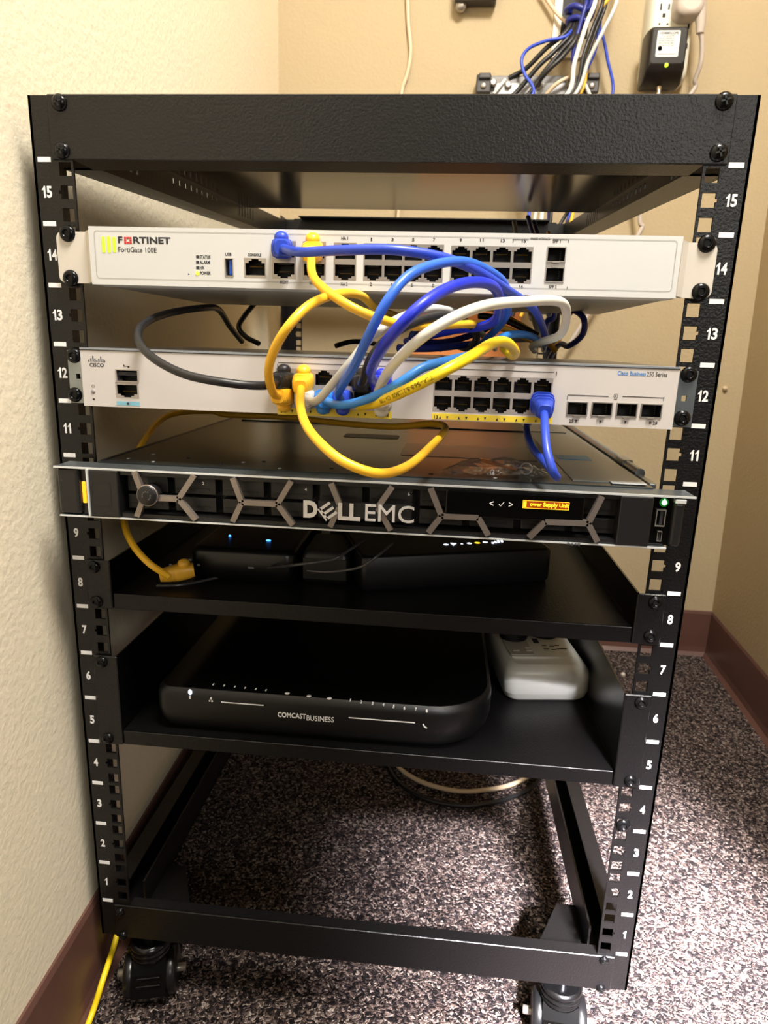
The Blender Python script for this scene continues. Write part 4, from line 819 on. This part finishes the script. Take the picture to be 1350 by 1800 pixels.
# cable coil on the floor
cable('cream cable curved on the carpet under the lower shelf', BEI, [(0.0029,0.4351,-0.1150),(0.0235,0.4049,-0.1150),(0.0603,0.3801,-0.1150),(0.1126,0.3695,-0.1150),(0.1651,0.3833,-0.1150),(0.2016,0.4035,-0.1150),(0.2320,0.4365,-0.1150),(0.2415,0.4761,-0.1150)], .0035, name='floor_cable')
cable('black cable curved on the carpet outside the cream one', BLK, [(-0.0111,0.4354,-0.1165),(0.0163,0.3803,-0.1165),(0.0571,0.3481,-0.1165),(0.1122,0.3389,-0.1165),(0.1632,0.3533,-0.1165),(0.2130,0.3864,-0.1165),(0.2447,0.4301,-0.1165),(0.2562,0.4804,-0.1165)], .0034, name='floor_cable')
cable('yellow cable running along the foot of the left wall', YEL2, [(-.2655,.10,-.030),(-.2645,.06,-.045),(-0.2620,0.0358,-0.0792),(-0.2570,-0.0074,-0.0936),(-0.2598,-0.0332,-0.1168),(-.250,-.12,-.1168),(-.245,-.3,-.1168),(-.24,-.6,-.1168)], .0030, name='floor_cable')

# ------------------------------------------------------------------ hardware bag on the server lid
bag = thing('hardware_bag', (.085,.02,.4432), 'crumpled clear plastic bag of small screws on the server lid', 'bag')
film = mat('clear_film', (235,235,235), .06, 0, (30,1,.01), trans=.95, alpha=.45)
random.seed(3); mb = MB(); nx, ny = 14, 8
c0 = Vector((0.1010,0.0132,0.4435)); vs = []
for j in range(ny+1):
    for i in range(nx+1):
        u_, v_ = i/nx*2-1, j/ny*2-1
        hgt = max(0, 1-(u_*u_)**1.2-.0)*max(0, 1-v_*v_)*.011+random.random()*.0025
        vs.append(c0+Vector((u_*.040+v_*.006+random.uniform(-.001,.001), v_*.016+random.uniform(-.001,.001), .0003+hgt)))
mb.add(vs, [(j*(nx+1)+i, j*(nx+1)+i+1, (j+1)*(nx+1)+i+1, (j+1)*(nx+1)+i) for j in range(ny) for i in range(nx)], 0, False)
mb.build('plastic_film', film, bag)
mb = MB(); a = Vector((0.1252,0.0124,0.4485)); mb.tube([a+Vector((.0045*math.cos(t*.35), 0, .0045*math.sin(t*.35))) for t in range(19)], .0007, 8); mb.tube([a+Vector((-.016,0,0)), a+Vector((-.004,0,.0005))], .0014, 8)
mb.lathe([(.003,0),(.003,.003),(.0012,.003),(.0012,.009),(0,.009)], a+Vector((-.002,.004,-.004)), (-1,0,0), 0, 12); mb.build('screws', chrome, bag)
mb = MB(); b_ = Vector((0.1041,0.0025,0.4520)); mb.add([b_+Vector(q) for q in ((-.016,-.002,.002),(.012,-.003,-.003),(.014,.004,-.002),(-.014,.004,.004))], [(0,1,2,3)]); mb.build('orange_card', mat('orange_card', (150,95,55), .5, var=(30,.1)), bag)

# ------------------------------------------------------------------ things on the back wall
WY = .934
ob = MB(); ob.box(-.02, .205, WY-.006, WY-.0005, .50, .64, 0, .001)  # orange glow of unseen source, put in as a flat coloured panel
tag(ob.build('orange_glow_panel', mat('orange_glow_panel', (236,150,86), .5, 0, var=(8,.05))), 'flat orange panel standing in for an orange glow on the back wall, seen through the cable tangle', 'glow panel')
wp = thing('wall_plate', (.255,WY,1.08), 'ivory cable pass through plate above the rack with cables spilling out', 'wall plate')
ivory = mat('ivory_plastic', (226,214,192), .4, var=(8,.03))
a = (0.2354,1.1141); mb = MB(); mb.plate(.222, .300, 1.075, 1.20, WY-.006, WY, [(.236, .286, 1.105, 1.175)]); mb.build('plate', ivory, wp)
mb = MB(); mb.box(.236, .286, WY-.002, WY-.0005, 1.105, 1.175); mb.build('opening', deep, wp)
def wcable(l, m, pts, r=.0032, name='wall_cable', g='cables spilling down from the wall plate'): return cable(l, m, pts, r, name=name, group=g)
wcable('leftmost black coax cable slanting to the grounding bar', BLK, [(.262,.925,1.17),(0.2459,0.8900,1.1072),(0.2080,0.8900,1.0757),(0.1755,0.9000,1.0472),(0.1456,0.9050,1.0330)], .0042)
wcable('second black coax cable slanting to the grounding bar', BLK, [(.264,.92,1.165),(0.2507,0.8850,1.1007),(0.2226,0.8800,1.0673),(0.1942,0.8800,1.0418),(0.1568,0.8850,0.9999),(.12,.875,.97)], .0042)
wcable('third black coax cable slanting towards the rack', BLK, [(.266,.92,1.16),(0.2548,0.8750,1.0922),(0.2317,0.8700,1.0617),(0.2071,0.8700,1.0318),(0.1820,0.8750,0.9966),(.14,.87,.96)], .0042)
wcable('fourth black coax cable slanting towards the rack', BLK, [(.268,.92,1.158),(0.2585,0.8650,1.0864),(0.2360,0.8600,1.0525),(0.2128,0.8600,1.0310),(0.2001,0.8700,1.0181),(0.1993,0.8850,1.0139)], .0042)
wcable('thin blue cable bowing out left of the black coax cables', BLUE, [(.268,.915,1.15),(0.2454,0.8800,1.0942),(0.2059,0.8800,1.0837),(0.1767,0.8850,1.0740),(0.1648,0.8850,1.0557),(0.1715,0.8800,1.0308),(0.1896,0.8700,0.9968),(.155,.86,.95),(0.1940,0.8200,0.7733),(.15,.80,.6)], .0030)
wcable('thick white cable falling straight from the wall plate', WHT, [(.285,.91,1.20),(0.2854,0.8700,1.1427),(0.2712,0.8600,1.0993),(0.2571,0.8600,1.0416),(0.2498,0.8600,0.9917),(.185,.85,.93),(0.2167,0.8200,0.7736),(.16,.8,.6)], .0040)
wcable('dark blue cable left of the thick white cable', NAVY, [(.280,.912,1.19),(0.2706,0.8700,1.1428),(0.2605,0.8650,1.0970),(0.2540,0.8650,1.0615),(0.2533,0.8700,0.9949),(.19,.86,.93),(0.2314,0.8300,0.7755),(.17,.8,.6)], .0036)
wcable('dark blue cable crossing the opening of the wall plate', NAVY, [(.262,.93,1.15),(0.2395,0.9000,1.1384),(0.2511,0.8800,1.1386),(0.2757,0.8750,1.1318),(0.2807,0.8700,1.1687)], .0050)
wcable('second dark blue cable bunched in the opening of the wall plate', NAVY, [(.262,.93,1.12),(0.2441,0.9000,1.1221),(0.2576,0.8850,1.1230),(0.2783,0.8800,1.1163),(0.2875,0.8700,1.1513)], .0050)
wcable('black cable right of the thick white cable', BLK, [(.290,.91,1.20),(0.2982,0.8700,1.1426),(0.2843,0.8650,1.0968),(0.2712,0.8600,1.0506),(0.2600,0.8600,0.9917),(.2,.855,.93),(0.2332,0.8200,0.7738),(.175,.8,.6)], .0034)
wcable('second black cable right of the thick white cable', BLK, [(.293,.91,1.20),(0.3050,0.8750,1.1447),(0.2920,0.8700,1.0988),(0.2797,0.8700,1.0542),(0.2655,0.8700,0.9949)], .0030)
wcable('yellow cable among the black and white wall cables', YEL, [(.297,.91,1.21),(0.3100,0.8750,1.1533),(0.2967,0.8700,1.1295),(0.2927,0.8800,1.1028),(0.2819,0.8800,1.0625),(0.2744,0.8750,0.9966),(.205,.86,.93),(0.2722,0.8200,0.7841),(.19,.8,.6)], .0030)
wcable('pale grey cable crossing over the yellow wall cable', GRY, [(.33,.91,1.22),(0.3209,0.8600,1.1380),(0.2999,0.8500,1.0863),(0.2808,0.8550,1.0442),(0.2633,0.8550,0.9900),(.2,.85,.92),(0.2033,0.8100,0.7717),(.155,.8,.6)], .0034)
wcable('blue cable curving behind the pale grey wall cable', BLUE, [(0.2996,0.8900,1.1336),(0.2994,0.8900,1.0978),(0.2952,0.8900,1.0707),(0.2832,0.8900,1.0387),(0.2708,0.8850,0.9998),(.2,.87,.93)], .0036)
wcable('thin blue cable hanging furthest right beside the wall cables', BLUE, [(0.2997,0.9000,1.1154),(0.3097,0.9000,1.0972),(0.3219,0.9000,1.0606),(0.3373,0.9000,1.0047),(.31,.88,.93),(.26,.85,.75),(.20,.82,.62)], .0028)
wcable('cream cable entering the wall plate from the upper left', BEI, [(0.1924,0.9200,1.1835),(0.2098,0.9200,1.1607),(0.2320,0.9150,1.1357),(0.2510,0.9100,1.1216)], .0034)
wcable('short cream cable over the left end of the grounding bar', WHT, [(0.1184,0.8950,1.0032),(0.1301,0.8950,1.0174),(0.1381,0.9000,1.0285)], .0028)
wcable('beige cable rising in an arc in front of the grounding bar', BEI, [(0.2147,0.8900,1.0005),(0.2283,0.8850,1.0139),(0.2459,0.8850,1.0241),(0.2636,0.8900,1.0304)], .0036)
wcable('white cable at the right end of the grounding bar', WHT, [(0.2945,0.8900,0.9987),(0.2858,0.8900,1.0136),(0.2795,0.8950,1.0246)], .0034)
wcable('beige cord hanging down the middle of the back wall', BEI, [(-0.0533,0.9270,1.1895),(-0.0490,0.9280,1.1341),(-0.0428,0.9280,1.0867),(-0.0478,0.9280,1.0482),(-0.0575,0.9280,1.0140),(-.05,.92,.95),(-.06,.92,.7)], .0036, g=None)
# grounding bar
gb = thing('grounding_bar', (.2,WY,1.0), 'grey metal grounding bar with cable clamps on the wall behind the rack', 'grounding bar')
gm = mat('dull_grey_metal', (112,110,108), .4, .6, var=(30,.15)); a = (0.1092,1.0354); b = (0.2972,1.0113)
mb = MB(); mb.box(a[0], b[0], .905, .925, b[1]-.02, a[1]+.002, 0, .002); mb.box(a[0]+.01, b[0]-.01, .900, .906, b[1]-.02, b[1]+.012, 1, .001); mb.build('bar', [gm, mat('pale_metal', (170,170,170), .4, .5, var=(30,.1))], gb)
for s, n in (((0.0985,1.0210,0.0276,0.0322),0), ((0.2974,1.0207,0.0268,0.0316),1)):
    mb = MB(); mb.box(s[0]-s[2]/2, s[0]+s[2]/2, .895, .933, s[1]-s[3]/2, s[1]+s[3]/2, 0, .003); mb.box(s[0]-s[2]*.35, s[0]+s[2]*.45, .890, .93, s[1]+s[3]*.2, s[1]+s[3]/2, 0, .002)
    br = mb.build('end_bracket', mat('dark_bracket', (70,68,68), .4, .4, var=(30,.1)), gb)
    mb = MB(); mb.lathe([(.0055,0),(.0055,.002),(.0025,.003),(0,.003)], (s[0],.895,s[1]-.004), (0,-1,0), 0, 14); mb.build('screw', chrome, br)
for p in ((0.1163,0.9000,1.0229), (0.1441,0.9000,1.0190), (0.2020,0.9000,1.0171), (0.2559,0.9000,1.0208), (0.2825,0.9000,1.0245)):
    mb = MB(); mb.lathe([(.007,0),(.007,.006),(.005,.009),(0,.009)], (p[0],.902,p[2]), (0,-1,0), 0, 6, False); mb.build('clamp_screw', chrome, gb)
# bracket at the top edge
p = (0.0484,1.1559); mb = MB(); mb.box(p[0]-.012, p[0]+.065, .905, .933, p[1]+.004, p[1]+.05, 0, .003); mb.lathe([(.010,-.01),(.010,0),(.004,.003),(0,.003)], (p[0],.915,p[1]+.002), (0,-1,0), 1, 18)
tag(mb.build('wall_bracket', [mat('dark_bracket', (70,68,68), .4, .4), chrome]), 'small grey bracket at the top edge, left of the wall cables', 'bracket')
# outlet tap
tap = thing('outlet_tap', (.43,WY,1.03), 'white six outlet wall tap behind the rack at top right', 'outlet')
twh = mat('aged_white_plastic', (216,214,200), .4, var=(8,.03))
a = (0.3900,1.1012)[0]; b = (0.4659,1.1007)[0]; zb_ = (0.4505,1.0224)[1]
mb = MB(); mb.loft([[(q[0],y_,q[1]) for q in rounded(a-i_, b+i_, zb_-i_, 1.30, .022)] for y_, i_ in ((.934,.004),(.915,.003),(.903,0),(.898,-.004),(.897,-.010))]); mb.build('housing', twh, tap)
mb = MB()
for s in ((0.4058,1.1426,0.0025,0.0096), (0.4197,1.1425,0.0025,0.0079), (0.4125,1.1293,0.0050,0.0053), (0.4575,1.1111,0.0025,0.0079), (0.4587,1.0806,0.0025,0.0080), (0.4062,1.1160,0.0030,0.0018), (0.4202,1.1154,0.0030,0.0018)): mb.box(s[0]-s[2]/2, s[0]+s[2]/2, .8955, .899, s[1]-s[3]/2, s[1]+s[3]/2)
mb.build('socket_slots', deep, tap)
s = (0.4319,1.1468,0.0089,0.0078); mb = MB(); mb.lathe([(s[2]/2,-.001),(s[2]/2,.001),(0,.0015)], (s[0],.896,s[1]), (0,-1,0), 0, 14); mb.build('green_indicator', mat('green_lens', (90,130,80), .3, emit=.15), tap)
# black adapter
ad = thing('power_adapter', (.415,.86,1.03), 'black wall power adapter with white rating label and green light', 'adapter')
mb = MB(); fr = [(0.3884,1.0935), (0.4403,1.0931), (0.4438,1.0391), (0.4400,1.0241), (0.3870,1.0269), (0.3884,1.0393)]
q0 = (0.3817,1.0927); q1 = (0.4479,1.0373); xa, xb, zt2, zb2 = q0[0], q1[0]-.002, q0[1], (0.4143,1.0268)[1]
mb.loft([[(q[0],y_,q[1]) for q in rounded(xa+i_, xb-i_, zb2+j_, zt2-i_, .005)] for y_, i_, j_ in ((.896,-.002,-.020),(.868,-.002,-.020),(.852,0,-.002),(.846,.002,.004),(.845,.004,.008))])
mb.build('case', mat('adapter_black', (26,23,22), .35, var=(40,.1)), ad)
L_ = (0.4118,1.0645,0.0385,0.0405); mb = MB(); mb.prism(rounded(L_[0]-L_[2]/2, L_[0]+L_[2]/2, L_[1]-L_[3]/2, L_[1]+L_[3]/2, .002), .8445, .846, 0)
lx, lz, lw, lh = L_; yy = .8445
mb.text('COMMSCOPE', (lx, lz+lh*.40, lw*.82, lh*.10), yy, 1, .0002, bold=True); mb.text('AC ADAPTER', (lx, lz+lh*.29, lw*.5, lh*.06), yy, 1, .0002)
for i, t in enumerate(('PART NO. CHARGER 12V', 'MODEL POWER UNIT', 'INPUT 120V AC 60HZ', 'OUTPUT 12V DC')): mb.text(t, (lx-lw*.08, lz+lh*(.20-.09*i), lw*.7, lh*.055), yy, 1, .0002)
mb.lathe([(lw*.10,0),(lw*.10,.0003),(lw*.07,.0003),(lw*.07,0)], (lx-lw*.33,yy,lz-lh*.18), (0,-1,0), 1, 20); mb.box(lx-lw*.42, lx+lw*.4, yy-.0002, yy, lz-lh*.40, lz-lh*.385, 1)
mb.build('rating_label', [mat('label_silver', (212,212,210), .3, .2, var=(60,.03)), ink], ad)
s = (0.4137,1.0319,0.0063,0.0057); mb = MB(); mb.lathe([(s[2]/2,-.002),(s[2]/2,.001),(0,.002)], (s[0],.8455,s[1]), (0,-1,0), 0, 14); mb.build('green_light', mat('lime_led', (190,245,60), .4, emit=1.5), ad)
p = (0.4124,0.8700,1.0122); mb = MB(); mb.lathe([(.0062,.006),(.0062,-.004),(.0045,-.006),(.0045,-.016),(.0055,-.018),(.0055,-.026),(0,-.026)], (p[0],.872,p[2]+.002), (0,0,1), 0, 14); mb.build('coax_connector', mat('brass_connector', (190,175,150), .25, .9, var=(60,.1)), ad)
cable('black coax cable under the power adapter connector', BLK, [(p[0],.872,p[2]-.020),(p[0],.872,p[2]-.05),(.33,.87,.88),(.25,.85,.76),(.20,.83,.62)], .0034, name='coax_cable')
# grey angled plug and its cord
pg = MB(); gp = mat('mauve_grey_plastic', (190,178,168), .45, var=(20,.04))
c = Vector((0.4504,0.8800,1.1349)); 
pg.loft([[ (q[0],y_,q[1]) for q in rounded(c.x-.026+i_, c.x+.022-i_, c.z-.020+i_, c.z+.045, .016)] for y_, i_ in ((.897,0),(.868,0),(.862,.004),(.861,.008))])
e = Vector((0.4718,0.8750,1.1082)); 
pg.loft([[(e.x-.0+s_*math.cos(2*math.pi*k/14)-dx, .876+s_*math.sin(2*math.pi*k/14), z_) for k in range(14)] for z_, s_, dx in ((c.z+.01,.012,.008),(c.z-.012,.0105,.003),(e.z,.0085,.0),(e.z-.016,.0065,-.001))])
pw = tag(pg.build('angled_power_plug', gp), 'grey angled power plug in the upper right socket of the tap', 'plug')
mb = MB(); mb.tube(spline([(e.x+.001,.876,e.z-.012), (0.4796,0.8800,1.0793), (0.4836,0.8850,1.0499), (0.4805,0.8950,1.0261), (0.4773,0.9000,1.0038), (.40,.9,.90), (0.4125,0.9000,0.7902), (0.4094,0.9000,0.7543), (.30,.9,.55)]), .0042, 12); mb.build('cord', gp, pw)
# small bits
p = (0.6120,0.8265,0.4781); mb = MB(); mb.lathe([(.006,0),(.006,.003),(.003,.006),(0,.006)], (wrx(.62,.47)+.004,.62,.47), (-1,0,0), 0, 12)
q_ = (0.6544,0.4745); mb = MB(); mb.lathe([(.005,-.004),(.005,.004),(.003,.007),(0,.007)], (.630,.934,q_[1]), (0,-1,0), 0, 12)
tag(mb.build('wall_anchor', mat('beige_anchor', (190,170,140), .5, var=(60,.1))), 'tiny round screw anchor on the back wall right of the rack', 'screw anchor')
p = (0.4599,0.7983,-0.1180); mb = MB(); mb.sphere((p[0],p[1],FZ+.0035), .005); tag(mb.build('pebble', mat('pale_pebble', (190,175,165), .6, var=(60,.1))), 'tiny pale bead on the carpet behind the right post', 'bead')
